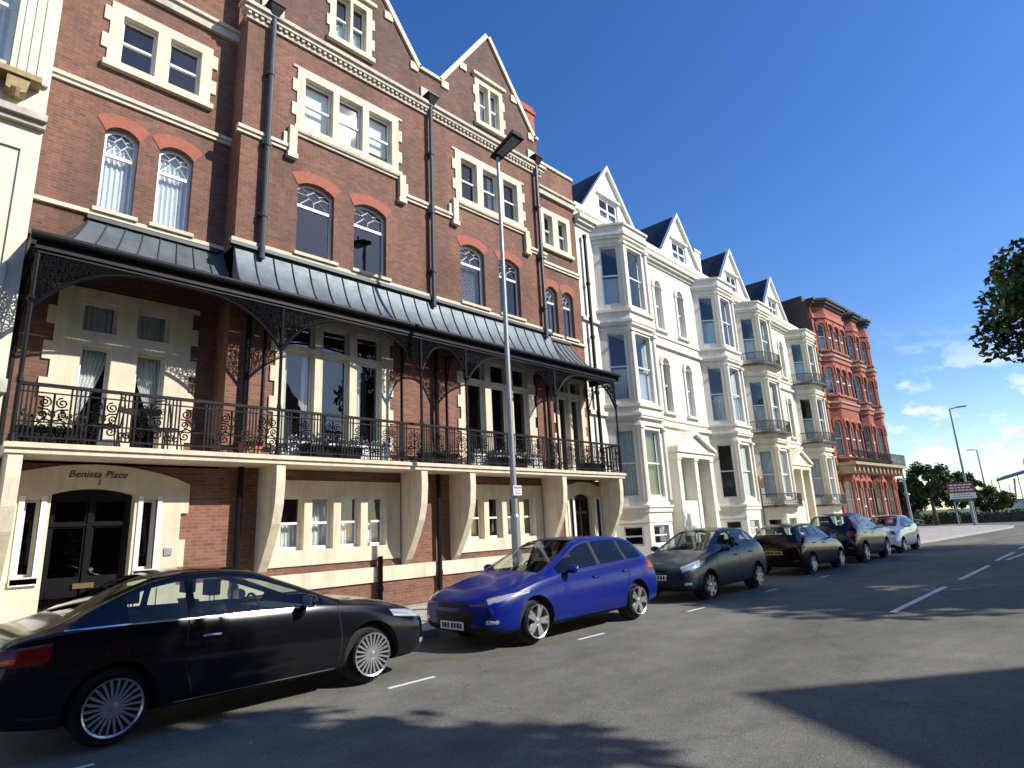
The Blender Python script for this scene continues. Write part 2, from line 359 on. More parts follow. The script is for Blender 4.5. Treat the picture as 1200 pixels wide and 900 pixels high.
# --- second floor arches, third floor triples, gable windows
for i, (a, b) in enumerate([(5.5, 6.4), (6.93, 7.84), (10.29, 11.19), (11.77, 12.66)]):
    arch_window(a, b, 7.78, 9.6, YB, holesBC, curtain=[None, None, 'venet', None][i])
stone_window([(5.58, 6.3, 11.0, 12.3), (6.46, 7.12, 11.0, 12.3), (7.3, 8.0, 11.0, 12.3)], 5.38, 8.2, 10.86, 12.52, YB, holesBC, curtains=['blind', 'blind', 'blind'])
stone_window([(10.38, 11.0, 11.0, 12.3), (11.24, 11.86, 11.0, 12.3), (12.1, 12.72, 11.0, 12.3)], 10.16, 12.94, 10.86, 12.52, YB, holesBC, curtains=[None, 'sides', None])
stone_window([(6.32, 6.72, 13.98, 15.3), (6.8, 7.2, 13.98, 15.3)], 6.15, 7.37, 13.86, 15.5, YB, holesG, curtains=['half', 'half'], style='sash', tooth=.08)
stone_window([(11.23, 11.62, 13.98, 15.3), (11.7, 12.09, 13.98, 15.3)], 11.06, 12.26, 13.86, 15.5, YB, holesG, curtains=['net', 'net'], style='sash', tooth=.08)
# --- recessed left bay
arch_window(1.93, 2.5, 7.78, 9.6, YA, holesA, curtain='net'); arch_window(2.86, 3.5, 7.78, 9.6, YA, holesA, curtain='net')
stone_window([(2.0, 2.62, 11.02, 12.12), (2.86, 3.48, 11.02, 12.12)], 1.78, 3.7, 10.9, 12.34, YA, holesA, curtains=['venet', 'venet'])
w = stone_window([(1.96, 2.42, 3.3, 5.16), (2.82, 3.3, 3.3, 5.16), (1.92, 2.46, 5.42, 5.98), (2.76, 3.32, 5.42, 5.98)], 1.55, 3.72, 3.22, 6.2, YA, holesA,
    style=['plain'] * 4, curtains=['swagL', 'swagR', 'net', 'net'], sill=False, tooth=.12)
# --- recessed right bay
arch_window(14.28, 14.82, 7.78, 9.45, YD, holesD, curtain='sides'); arch_window(15.1, 15.66, 7.78, 9.45, YD, holesD, curtain='sides')
stone_window([(14.36, 14.8, 10.98, 12.1), (15.1, 15.56, 10.98, 12.1)], 14.2, 15.76, 10.85, 12.3, YD, holesD, curtains=['half', 'half'], tooth=0)
stone_window([(14.5, 15.0, 3.3, 5.7), (15.12, 15.62, 3.3, 5.7), (14.5, 15.0, 5.86, 6.3), (15.12, 15.62, 5.86, 6.3)], 14.3, 15.8, 3.22, 6.4, YD, holesD, style=['plain'] * 4, curtains=['left', None, None, None], sill=False, tooth=.08)
# --- walls
def rect(a, b, c, d): return [(a, c), (b, c), (b, d), (a, d)]
doorA = (1.72, 2.86, .3, 2.62); doorD = (14.5, 15.4, .3, 2.62)
sl = [(1.4, 1.6, 1.3, 2.44), (2.98, 3.2, 1.3, 2.44), (14.2, 14.38, 1.3, 2.44), (15.52, 15.7, 1.3, 2.44)]
m = MB()
m.slab(rect(4.2, 13.85, 3.0, 13.35), [h for h in holesBC if min(p[1] for p in h) > 3.1], YB, YB + .35)
m.slab(rect(1.0, 16.1, .95, 3.0), [h for h in holesBC if min(p[1] for p in h) < 3.1] + [rect(1.28, 3.32, .95, 2.75), rect(14.1, 15.8, .95, 2.75)], YB + .0005, YB + .35)
m.slab(rect(1.0, 4.2, 3.0, 14.0), holesA, YA, YA + .35)
m.slab(rect(13.85, 16.1, 3.0, 14.0), holesD, YD, YD + .35)
m.box(4.2, 4.5, YB + .35, YA + .3, 3.0, 13.35); m.box(13.55, 13.85, YB + .35, YD + .3, 3.0, 13.35)
m.box(1.0, 1.3, YA + .35, 22, .2, 14.0); m.box(15.8, 16.1, YD + .35, 22, .2, 14.0); m.box(1.3, 15.8, 21.7, 22, .2, 14)
wall = m.build('wall', 'brick', bb)
m = MB(); m.slab(rect(1.0, 13.9 - .02 + 2.22, .13, .69), [rect(1.3, 3.3, .13, .6), rect(14.12, 15.78, .13, .6)], YB - .03, YB + .3); m.build('plinth', 'brick', bb)
m = MB(); m.prism(rect(3.3, 14.12, .69, 1.0), YB - .075, YB + .2); m.box(1.0, 1.28, YB - .075, YB + .2, .69, 1.0); m.box(15.8, 16.1, YB - .075, YB + .2, .69, 1.0)
m.build('stone_band', 'stone', bb)
gab = [(4.2, 13.35), (13.85, 13.35), (13.85, 14.5), (13.65, 14.5), (11.7, 17.3), (9.75, 14.5), (8.85, 14.5), (6.75, 17.4), (4.65, 14.5), (4.2, 14.5)]
m = MB(); m.slab(gab, holesG, YB + .001, YB + .35); m.build('gable_wall', 'brickdark', bb)
# copings
m = MB()
def coping(a, b, w=.13):
    (x0, z0), (x1, z1) = a, b; L = math.hypot(x1 - x0, z1 - z0); nx, nz = -(z1 - z0) / L, (x1 - x0) / L
    if nz < 0: nx, nz = -nx, -nz
    P = [(x0, z0 - .02), (x1, z1 - .02), (x1 + nx * w, z1 + nz * w), (x0 + nx * w, z0 + nz * w)]
    if x1 < x0: P = P[::-1]
    m.prism(P, YB - .07, YB + .42)
coping((4.62, 14.5), (6.75, 17.42)); coping((6.75, 17.42), (8.88, 14.5)); coping((9.72, 14.5), (11.7, 17.32)); coping((11.7, 17.32), (13.68, 14.5))
m.box(4.15, 4.62, YB - .07, YB + .42, 14.5, 14.6); m.box(8.9, 9.7, YB - .07, YB + .42, 14.5, 14.6); m.box(13.68, 13.9, YB - .07, YB + .42, 14.5, 14.6)
for x, z in ((5.6, 15.75), (7.9, 15.75), (10.6, 15.7), (12.8, 15.7), (4.75, 14.62), (8.75, 14.62), (9.85, 14.62), (13.55, 14.62)): m.box(x - .13, x + .13, YB - .045, YB + .02, z - .26, z - .02)
m.build('gable_coping', 'stone', bb)
m = MB(); m.box(.95, 4.2, YA - .06, YA + .4, 14.0, 14.1); m.box(13.9, 16.12, YD - .06, YD + .4, 14.0, 14.1)
m.build('parapet_coping', 'stone', bb)
# cornice with dentils
m = MB()
for (z0, z1, p) in ((13.08, 13.16, .06), (13.24, 13.34, .14), (13.345, 13.44, .2)): m.box(4.2 - p, 13.85 + p, YB - p, YB + .1, z0, z1)
m.box(4.16, 13.89, YB - .05, YB + .1, 13.161, 13.239)
x = 4.15
while x < 13.9: m.box(x, x + .07, YB - .115, YB - .04, 13.165, 13.238); x += .14
m.box(1.0, 4.2, YA - .1, YA + .1, 12.78, 12.98); m.box(1.0, 4.2, YA - .16, YA + .1, 12.981, 13.06)
m.box(13.85, 16.1, YD - .1, YD + .1, 12.78, 12.98); m.box(13.85, 16.1, YD - .16, YD + .1, 12.981, 13.06)
m.build('cornice', 'stonew', bb)
m = MB()
def string(x0, x1, y, z, h=.16, p=.09): m.box(x0, x1, y - p * .55, y + .05, z, z + h * .5); m.box(x0, x1, y - p, y + .05, z + h * .5 + .001, z + h)
string(1.0, 4.2, YA, 10.12); string(13.85, 16.1, YD, 10.12)
for a, b in ((4.1, 5.2), (8.38, 9.98), (13.1, 13.94)): string(a, b, YB, 10.16)
for a, b in ((5.3, 8.28), (10.08, 13.02)): string(a, b, YB, 10.66, .14, .1)
for s, xs in ((-1, (5.3, 10.08)), (1, (8.28, 13.02))):
    for x in xs:
        m.prism([(x - .09, 10.12), (x + .09, 10.12), (x + .09, 10.8), (x - .09, 10.8)], YB - .12, YB + .02)
        m.box(x - .2 if s < 0 else x - .02, x + .02 if s < 0 else x + .2, YB - .06, YB + .02, 10.28, 10.62)
        m.box(x - .12, x + .12, YB - .13, YB + .02, 10.0, 10.12)
m.build('string_course', 'stone', bb)
m = MB()
for a, b, y in ((.95, 4.2, YA), (4.12, 13.93, YB), (13.93, 16.15, YD)): m.box(a, b, y - .07, y + .05, 7.62, 7.70)
for a, b, y in ((5.42, 6.48, YB), (6.85, 7.92, YB), (10.2, 11.27, YB), (11.69, 12.74, YB), (1.85, 2.58, YA), (2.78, 3.58, YA), (14.2, 14.9, YD), (15.02, 15.74, YD)):
    m.box(a, b, y - .12, y + .1, 7.701, 7.775)
m.build('sill_course', 'stone', bb)
# hood over gable windows
m = MB()
for a, b in ((6.05, 7.47), (10.96, 12.36)): m.box(a, b, YB - .12, YB + .02, 15.52, 15.62)
m.build('window_hood', 'stone', bb)
# interior backing
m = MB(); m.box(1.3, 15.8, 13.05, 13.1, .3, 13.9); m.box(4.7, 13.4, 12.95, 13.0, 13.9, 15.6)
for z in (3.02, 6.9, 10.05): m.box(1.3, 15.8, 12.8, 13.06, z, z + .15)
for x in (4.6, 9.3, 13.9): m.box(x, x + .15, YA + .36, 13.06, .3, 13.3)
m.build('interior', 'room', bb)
# roofs behind the gables
m = MB()
for cx, pk, hw in ((6.75, 17.3, 2.05), (11.7, 17.2, 1.9)):
    m.add([(cx - hw, YB + .36, 14.4), (cx + hw, YB + .36, 14.4), (cx, YB + .36, pk - .05), (cx - hw, 20, 14.4), (cx + hw, 20, 14.4), (cx, 20, pk - .05)], [(0, 1, 2), (3, 5, 4), (0, 2, 5, 3), (1, 4, 5, 2), (0, 3, 4, 1)])
m.box(1.3, 15.8, YA + .4, 21.7, 13.3, 13.5)
m.build('roof', 'slate', bb)
m = MB(); m.box(13.9, 14.75, 12.6, 13.5, 13.5, 16.7); m.box(13.85, 14.8, 12.55, 13.55, 16.4, 16.52); m.box(4.5,5.3,15,16,14,18)
ch = m.build('chimney', 'brickred', bb)
m = MB()
for x in (14.1, 14.52): m.tube([(x, 13.05, 16.7), (x, 13.05, 17.1)], [.13, .1], 10)
m.build('chimney_pot', 'terracotta', ch)
# ---- surrounds of the two street doors
def portal(x0, x1, door, sides, zc, txt=None):
    m = MB(); a, b, c, d = door
    out = [(x1, .7), (x1, 1.3), (x1 + .1, 1.3), (x1 + .1, 1.75), (x1, 1.75), (x1, 2.2), (x1 + .12, 2.2), (x1 + .12, 2.7)]
    n = 12
    out += [(x1 + .12 + (x0 - x1 - .24) * i / n, 2.7 + (zc - 2.7) * math.sin(math.pi * i / n) ** .8) for i in range(1, n)]
    out += [(x0 - .12, 2.7), (x0 - .12, 2.2), (x0, 2.2), (x0, .7)]
    out = [(x1, .13)] + out + [(x0, .13), ]
    out = [(max(1.0, p[0]), p[1]) for p in out]
    hd = arcpoly(a, b, .14, d, .1)
    m.slab(out, [hd] + [rect(*s) for s in sides], YB - .05, YB + .2)
    for s in sides: m.box(s[0] - .06, s[1] + .06, YB - .1, YB, s[2] - .1, s[2])
    m.box(a, b, YB - .35, YB + .3, .13, .28)
    r = m.build('door_surround', 'stone', bb)
    for s in sides:
        light_parts(r, s[0], s[1], s[2], s[3], YB, style='plain', rev=.08, framename='side_light', fw=.04)
        m = MB(); m.prism(rect(s[0] - .07, s[0], s[2] - .02, s[3] + .05), YB - .075, YB + .02); m.prism(rect(s[1], s[1] + .07, s[2] - .02, s[3] + .05), YB - .075, YB + .02); m.box(s[0]-.07, s[1]+.07, YB-.1, YB+.02, s[2]-.12, s[2]-.02); m.build('side_light_frame', 'timber', r)
    # double door leaves
    cx = (a + b) / 2; m = MB(); y = YB + .16
    m.slab(arcpoly(a, b, .285, d - .005, .1), [rect(a + .1, cx - .07, 1.25, 2.0), rect(cx + .07, b - .1, 1.25, 2.0), rect(a + .1, cx - .07, 2.1, 2.42), rect(cx + .07, b - .1, 2.1, 2.42)], y, y + .06)
    for q in (a + .1, cx + .07): m.box(q, q + (b - a) / 2 - .17, y - .02, y, .5, 1.05)
    m.box(cx - .035, cx + .035, y - .035, y, .29, 2.5); m.box(a, b, y - .03, y, 2.03, 2.07)
    dr = m.build('door', 'blackdoor', bb)
    m = MB(); m.box(a + .1, b - .1, y + .025, y + .03, 1.25, 2.42); m.build('pane', 'doorglass', dr)
    return dr, y
dr, y = portal(1.0, 3.58, doorA, sl[:2], 3.0)
m = MB(); m.box(2.15, 2.43, y - .045, y - .036, 1.07, 1.15); m.build('letter_box', 'brass', dr)
m = MB(); m.tube([(2.37, y - .01, 1.35), (2.37, y - .06, 1.35)], [.015, .03], 10); m.build('door_handle', 'brass', dr)
portal(14.0, 15.9, doorD, sl[2:], 2.96)
def words(s, x, z, size, y, parent, material, ext=.004):
    cu = bpy.data.curves.new('t', 'FONT'); cu.body = s; cu.size = size; cu.align_x = 'CENTER'; cu.extrude = ext; cu.shear = .25
    o = bpy.data.objects.new('t', cu); COL.objects.link(o); dg = bpy.context.evaluated_depsgraph_get()
    me = bpy.data.meshes.new_from_object(o.evaluated_get(dg)); m = MB()
    m.add([(x + v.co.x, y - v.co.z, z + v.co.y) for v in me.vertices], [tuple(p.vertices) for p in me.polygons])
    bpy.data.objects.remove(o); return m.build('lettering', material, parent)
words('Benista Place', 2.3, 2.79, .155, YB - .056, bb, 'letter'); words('2', 2.32, 2.68, .1, YB - .056, bb, 'letter')
m = MB(); m.box(3.36, 3.48, YB - .075, YB - .04, 1.5, 1.62); m.build('entry_panel', 'galv', bb)
# ---- balcony
m = MB()
m.box(1.0, 16.12, 10.97, YB - .002, 3.04, 3.2); m.box(.98, 16.14, 10.93, 11.05, 3.12, 3.19); m.box(1.0, 4.2, YB, YA, 3.05, 3.19); m.box(13.85, 16.1, YB, YD, 3.05, 3.19)
m.build('balcony_floor', 'stone', bb)
for x in (1.05, 4.93, 8.24, 9.68, 13.1, 15.82):
    m = MB(); pts = [(YB, 3.04), (11.0, 3.04), (10.99, 2.7), (11.02, 2.3), (11.12, 1.95), (11.3, 1.6), (11.48, 1.3), (11.62, 1.1), (YB, .98)]
    n = len(pts); vs = [(x, a, b) for a, b in pts] + [(x + .17, a, b) for a, b in pts]
    m.add(vs, [tuple(range(n)), tuple(reversed(range(n, 2 * n)))] + [(i, n + i, n + (i + 1) % n, (i + 1) % n) for i in range(n)])
    m.build('corbel_bracket', 'stone', bb)
# railing, one part per bay between posts
PX = [1.06, 4.93, 8.28, 9.66, 13.05, 16.02]
YR = 11.02
def ornament(m, x, y, z0, z1, w):
    c = x + w / 2; H = z1 - z0
    _s = scroll
    def scroll_(m, a, b, r, t, p, h, y): _s(m, a, b, r, t, p, h, y, .0125)
    for s in (-1, 1):
        scroll_(m, c + s * w * .25, z0 + H * .80, w * .20, 1.6, math.pi / 2, s, y)
        scroll_(m, c + s * w * .30, z0 + H * .52, w * .15, 1.4, -math.pi / 2, -s, y)
        scroll_(m, c + s * w * .26, z0 + H * .22, w * .19, 1.5, math.pi / 2, -s, y)
        m.tube([(c, y, z0 + H * .36), (c + s * w * .2, y, z0 + H * .42), (c + s * w * .45, y, z0 + H * .34)], .012, 4)
        m.tube([(c, y, z0 + H * .55), (c + s * w * .16, y, z0 + H * .64), (c + s * w * .44, y, z0 + H * .66)], .012, 4)
    m.tube([(c, y, z0), (c, y, z1)], .016, 4)
    m.add([(c - .04, y - .008, z0 + H * .5), (c, y - .008, z0 + H * .4), (c + .04, y - .008, z0 + H * .5), (c, y - .008, z0 + H * .74)], [(0, 1, 2, 3)])
for i in range(5):
    a, b = PX[i], PX[i + 1]; m = MB()
    m.box(a, b, YR - .012, YR + .012, 3.5, 3.52); m.box(a, b, YR - .03, YR + .03, 4.04, 4.09); m.box(a, b, YR - .015, YR + .015, 3.27, 3.295); m.box(a, b, YR - .012, YR + .012, 3.94, 3.96)
    n = max(2, round((b - a) / .66)); w = (b - a) / n
    for k in range(n):
        x = a + k * w; ow = .42
        m.box(x - .012, x + .012, YR - .012, YR + .012, 3.2, 4.04)
        for q in range(1, 4): xx = x + (w - ow) * q / 4; m.box(xx - .011, xx + .011, YR - .011, YR + .011, 3.28, 4.04)
        for q in range(3): scroll(m, x + (w - ow) * (q + .5) / 3.2 + .02, 3.38, .062, 1.3, q, 1, YR, .012, n=8)
        ornament(m, x + w - ow, YR, 3.29, 3.94, ow)
        m.box(x + w - ow - .012, x + w - ow + .012, YR - .012, YR + .012, 3.2, 4.04)
    m.build('balcony_railing', 'iron', bb)
m = MB(); m.T = lambda s, d, z: (16.02 + d, YR + s, z)
m.box(0, .75, -.025, .025, 4.04, 4.09); m.box(0, .75, -.012, .012, 3.27, 3.295)
for q in range(7): m.box(.05 + q * .11, .07 + q * .11, -.009, .009, 3.2, 4.04)
m.build('balcony_railing', 'iron', bb)
# slender posts
for x in PX:
    m = MB(); m.tube([(x, YR, 3.2), (x, YR, 6.1)], .032, 8); m.tube([(x, YR, 3.2), (x, YR, 3.32)], [.06, .04], 8); m.tube([(x, YR, 5.3), (x, YR, 5.36), (x, YR, 5.42)], [.035, .07, .035], 8); m.tube([(x, YR, 4.08), (x, YR, 4.2)], [.05, .033], 8)
    m.build('canopy_post', 'iron', bb)
# lacy spandrels
def spandrel(x0, x1, name='spandrel'):
    m = MB(); W = x1 - x0; zt = 6.14; drop = .86; y = YR; N = 26
    def edge(u): return zt - .05 - drop * abs(2 * u - 1) ** 3.2
    if W < 2:
        def edge(u): return zt - .12 - (drop - .12) * abs(2 * u - 1) ** 2.6
    m.tube([(x0 + W * i / N, y, edge(i / N)) for i in range(N + 1)], .026, 5)
    m.tube([(x0 + W * i / N, y, edge(i / N) + .05) for i in range(N + 1)], .009, 4)
    m.box(x0, x1, y - .02, y + .02, zt - .02, zt + .03)
    st = .088; x = x0 + .06
    rg = random.Random(int(x0 * 10)); k = 0
    while x < x1 - .04:
        e = edge((x - x0) / W) + .06; h = zt - e; nz = max(1, int(h / .115))
        if h > .04:
            rr = min(.062, h / nz * .5)
            for j in range(nz):
                zz = e + h * (j + .5) / nz; scroll(m, x + .02 * (j % 2), zz, rr * 1.1, 1.45, rg.choice((0, 1.57, 3.14, 4.7)), rg.choice((-1, 1)), y, .013, n=8)
            m.tube([(x - .05, y, e), (x + .03, y, zt)], .01, 4)
            if h > .2: m.tube([(x + .05, y, e + .03), (x - .04, y, zt)], .007, 4)
        x += st; k += 1
    m.build(name, 'iron', bb)
for i in range(5): spandrel(PX[i], PX[i + 1])
# brackets from wall piers out to the posts
for x, yw in zip(PX, (YA, YB, YB, YB, YB, YD)):
    m = MB(); D = yw - YR; m.T = lambda s, d, z, x=x, D=D: (x + d, YR + s, z); N = 14
    E = lambda u: 6.08 - .8 * abs(2 * u - 1) ** 2.2
    m.tube([(D * i / N, 0, E(i / N)) for i in range(N + 1)], .018, 5)
    s = .05
    while s < D:
        e = E(s / D); nz = max(1, int((6.1 - e) / .12))
        for j in range(nz): scroll(m, s, e + (6.12 - e) * (j + .5) / nz, .058, 1.3, j, (-1) ** j, 0, .009, n=8)
        s += .1
    m.tube([(D - .02, 0, 3.2), (D - .02, 0, 6.1)], .03, 6)
    m.build('wall_bracket', 'iron', bb)
# canopy of curved lead sheets: surface lofted from the wall line down to the gutter line
ZT, ZBm = 7.55, 6.40
def prof(u, yw, y0=10.98):       # u 0 at wall, 1 at gutter
    return yw + (y0 - yw) * (u ** 1.0), ZBm + (ZT - ZBm) * ((1 - u) ** 2.3)
def canopy(xa, xb, yw, hipL=0, hipR=0):
    m = MB(); n = 9; cols = max(2, int((xb - xa) / .2)); vs = []; fs = []
    for j in range(cols + 1):
        for i in range(n + 1):
            u = i / n; x = (xa + hipL * (1 - u)) + ((xb - hipR * (1 - u)) - (xa + hipL * (1 - u))) * j / cols
            y, z = prof(u, yw); vs.append((x, y, z + .006 * math.sin(j * 2.1 + i)))
    for j in range(cols):
        for i in range(n): k = j * (n + 1) + i; fs.append((k, k + 1, k + n + 2, k + n + 1))
    m.add(vs, fs); o = m.build('canopy_roof', 'lead', bb, smooth=True)
    m = MB(); W = xb - xa; c = max(1, round(W / .4))
    for j in range(c + 1):
        pts = []
        for i in range(n + 1):
            u = i / n; x = (xa + hipL * (1 - u)) + ((xb - hipR * (1 - u)) - (xa + hipL * (1 - u))) * j / c; y, z = prof(u, yw); pts.append((x, y - .01, z + .012))
        m.tube(pts, .013, 5)
    m.build('standing_seam', 'leadseam', o)
    if hipL or hipR:
        xe, h = (xa, hipL) if hipL else (xb, -hipR); m = MB(); vs = []
        for i in range(n + 1): u = i / n; y, z = prof(u, yw); vs += [(xe + h * (1 - u), y, z), (xe + h * (1 - u) * 0 , y, ZBm - .02 + .0 * u)]
        # hip end slope falling to the party wall line
        m.add([(p[0], p[1], p[2]) for p in vs], [(2 * i, 2 * i + 1, 2 * i + 3, 2 * i + 2) for i in range(n)])
        m.build('hip_end', 'lead', o, smooth=True)
canopy(1.0, 4.2, YA, hipL=.85); canopy(4.2, 13.9, YB); canopy(13.9, 16.15, YD, hipR=.9)
m = MB(); vs = []
for i in range(10): u = i / 9; y, z = prof(u, YB); y2, z2 = prof(u, YA); vs += [(4.2, y, z), (4.2, y2 if y2 > y else y, min(z, z2) - .01)]
m.add(vs, [(2 * i, 2 * i + 1, 2 * i + 3, 2 * i + 2) for i in range(9)]); m.build('canopy_cheek', 'lead', bb)
m = MB(); m.box(4.1, 13.95, YB - .1, YB + .02, ZT - .02, ZT + .06); m.box(1.8, 4.1, YA - .08, YA + .02, ZT - .02, ZT + .05); m.box(13.95, 15.3, YD - .08, YD + .02, ZT - .02, ZT + .05); m.build('lead_flashing', 'leadseam', bb)
m = MB()
m.tube([(.93, 10.9, 6.36), (16.22, 10.9, 6.36)], .062, 10); m.box(.95, 16.2, 10.97, 11.03, 6.17, 6.3); m.box(.95, 16.2, 10.95, 11.06, 6.3, 6.33)
m.T = lambda s, d, z: (16.2 + d, 10.92 + s, z); m.box(0, 1.2, -.06, .0, 6.2, 6.4)
m.T = lambda s, d, z: (.95 + d, 10.92 + s, z); m.box(0, 1.45, 0, .06, 6.2, 6.4)
m.build('gutter', 'iron', bb)
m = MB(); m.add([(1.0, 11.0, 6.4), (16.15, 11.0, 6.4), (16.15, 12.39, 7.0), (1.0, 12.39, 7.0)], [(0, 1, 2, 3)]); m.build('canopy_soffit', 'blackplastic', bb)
# downpipes with hopper heads
for x, y, zt in ((4.72, YB, 13.5), (9.22, YB, 13.5), (13.6, YB, 13.5)):
    m = MB(); m.tube([(x, y - .13, 7.35), (x, y - .13, zt - .12)], .06, 10)
    for z in (8.3, 10.0, 11.8): m.tube([(x, y - .13, z), (x, y - .13, z + .1)], .078, 10); m.box(x - .1, x + .1, y - .1, y, z + .02, z + .08)
    p = m.build('downpipe', 'greyiron', bb)
    m = MB(); m.add([(x - .08, y - .2, zt - .14), (x + .08, y - .2, zt - .14), (x + .08, y - .04, zt - .14), (x - .08, y - .04, zt - .14), (x - .17, y - .3, zt + .12), (x + .17, y - .3, zt + .12), (x + .17, y - .02, zt + .12), (x - .17, y - .02, zt + .12)], [(0, 3, 2, 1), (4, 5, 6, 7), (0, 1, 5, 4), (1, 2, 6, 5), (2, 3, 7, 6), (3, 0, 4, 7)])
    m.box(x - .19, x + .19, y - .32, y - .02, zt + .12, zt + .17); m.build('hopper_head', 'iron', p)
    m = MB(); m.prism(rect(x - .26, x + .26, zt - .05, zt + .42), y - .06, y + .02); m.build('hopper_stone', 'stone', bb)
for x, y, z0, z1 in ((9.25, YB, .4, 3.04), (9.25, YB, 3.2, 7.0), (7.62, YB, .2, 1.22), (4.55, YB, 3.2, 6.9), (4.55, YB, .5, 3.04), (13.5, YB, 3.2, 6.9)):
    m = MB(); m.tube([(x, y - .12, z0), (x, y - .12, z1)], .055, 8); m.tube([(x, y - .12, z0), (x, y - .2, z0 - .1)], .055, 8)
    m.tube([(x, y - .12, z0 + .3), (x, y - .12, z0 + .4)], .07, 8); m.build('downpipe', 'iron', bb)

# ================================================================== things on the balcony
def local(x, y, z): OFF[:] = [x, y, z]
def planter(x, w, label, fl=False, seed=0):
    local(x, 11.3, 3.2); rg = random.Random(seed)
    root = empty('planter', OFF); tag(root, label, 'planter', 'planters on the balcony')
    m = MB(); a = w / 2
    m.add([(x - a * .9, 11.18, 3.2), (x + a * .9, 11.18, 3.2), (x + a * .9, 11.42, 3.2), (x - a * .9, 11.42, 3.2), (x - a, 11.15, 3.46), (x + a, 11.15, 3.46), (x + a, 11.45, 3.46), (x - a, 11.45, 3.46)], [(0, 3, 2, 1), (4, 5, 6, 7), (0, 1, 5, 4), (1, 2, 6, 5), (2, 3, 7, 6), (3, 0, 4, 7)])
    m.box(x - a - .015, x + a + .015, 11.135, 11.465, 3.44, 3.47); m.build('trough', 'blackplastic' if w > .45 else 'terracotta', root)
    def leaves(n, sz, zl, zh):
        m = MB()
        for _ in range(n):
            c = Vector((x + rg.uniform(-a, a), 11.3 + rg.uniform(-.14, .14), rg.uniform(zl, zh))); d = Vector((rg.gauss(0, 1), rg.gauss(0, 1), rg.gauss(.4, 1))).normalized(); e = d.orthogonal().normalized()
            s_ = sz * rg.uniform(.6, 1.3); m.add([c - e * s_ * .4, c + d * s_, c + e * s_ * .4, c - d * s_ * .5], [(0, 1, 2, 3)])
        return m
    leaves(int(240 * w), .05, 3.45, 3.72).build('foliage', 'plant', root)
    if fl: leaves(int(60 * w), .035, 3.55, 3.76).build('flowers', 'flower', root)
planter(1.55, .85, 'long black trough planter behind the railing at the left end of the balcony', seed=1)
planter(4.55, .34, 'terracotta pot with red flowers on the balcony beside the corner of the left gabled bay', True, 2)
planter(8.95, 1.0, 'black trough planter on the balcony between the two gabled bays', seed=3)
planter(6.2, 1.3, 'widest black trough of plants, on the balcony below the left gabled window', seed=4)
planter(11.3, 1.2, 'black trough of plants on the balcony below the right gabled window', seed=5)
planter(14.9, .9, 'black trough planter on the balcony at its far right end', seed=6)
def bistro_chair(x, y, rz, label):
    root = empty('bistro_chair', (x, y, 3.2), rz); local(0, 0, 0)
    tag(root, label, 'chair', 'chairs on the balcony')
    m = MB(); m.tube([(0, 0, .43), (0, 0, .46)], .2, 16); m.build('seat', 'iron', root)
    for sx in (-1, 1):
        for sy in (-1, 1): m = MB(); m.tube([(sx * .14, sy * .14, .43), (sx * .19, sy * .19, 0)], .012, 5); m.build('leg', 'iron', root)
    m = MB(); m.tube([(-.18, .15, .44), (-.19, .2, .82), (-.1, .21, .93), (.1, .21, .93), (.19, .2, .82), (.18, .15, .44)], .013, 6)
    scroll(m, -.06, .72, .07, 1.5, 0, 1, .2, .009); scroll(m, .06, .72, .07, 1.5, 3.14, -1, .2, .009); m.build('backrest', 'iron', root)
bistro_chair(3.25, 11.75, 2.2, 'black iron chair on the balcony, nearest the brick corner of the left gabled bay')
bistro_chair(2.35, 11.8, -2.0, 'black iron chair on the balcony, left of the little round table')
root = empty('bistro_table', (2.8, 11.6, 3.2)); local(0, 0, 0); tag(root, 'small round black iron table between two chairs on the balcony', 'table')
m = MB(); m.tube([(0, 0, .69), (0, 0, .715)], .3, 20); m.build('tabletop', 'iron', root)
m = MB(); m.tube([(0, 0, .04), (0, 0, .69)], .02, 8)
for k in range(3): a = k * 2.094; m.tube([(0, 0, .15), (.2 * math.cos(a), .2 * math.sin(a), .02)], .015, 6)
m.build('pedestal', 'iron', root)
def screen(x0, x1, label):
    local((x0 + x1) / 2, 11.55, 3.2); root = empty('white_screen', OFF); tag(root, label, 'screen', 'low white screens on the balcony')
    m = MB(); n = round((x1 - x0) / .27)
    m.box(x0, x1, 11.53, 11.56, 3.3, 3.36)
    for k in range(n):
        cx = x0 + (k + .5) * (x1 - x0) / n; w = .105
        m.prism([(cx - w, 3.36), (cx + w, 3.36), (cx + w, 3.62), (cx + w * .55, 3.72), (cx, 3.66), (cx - w * .55, 3.72), (cx - w, 3.62)], 11.53, 11.56)
    m.build('panel', 'timber', root)
    for x in (x0 + .03, x1 - .03): m = MB(); m.box(x - .02, x + .02, 11.565, 11.6, 3.2, 3.6); m.build('leg', 'timber', root)
screen(5.35, 7.8, 'low white scalloped screen under the tall window of the left gabled bay'); screen(10.3, 12.9, 'low white scalloped screen under the tall window of the right gabled bay')
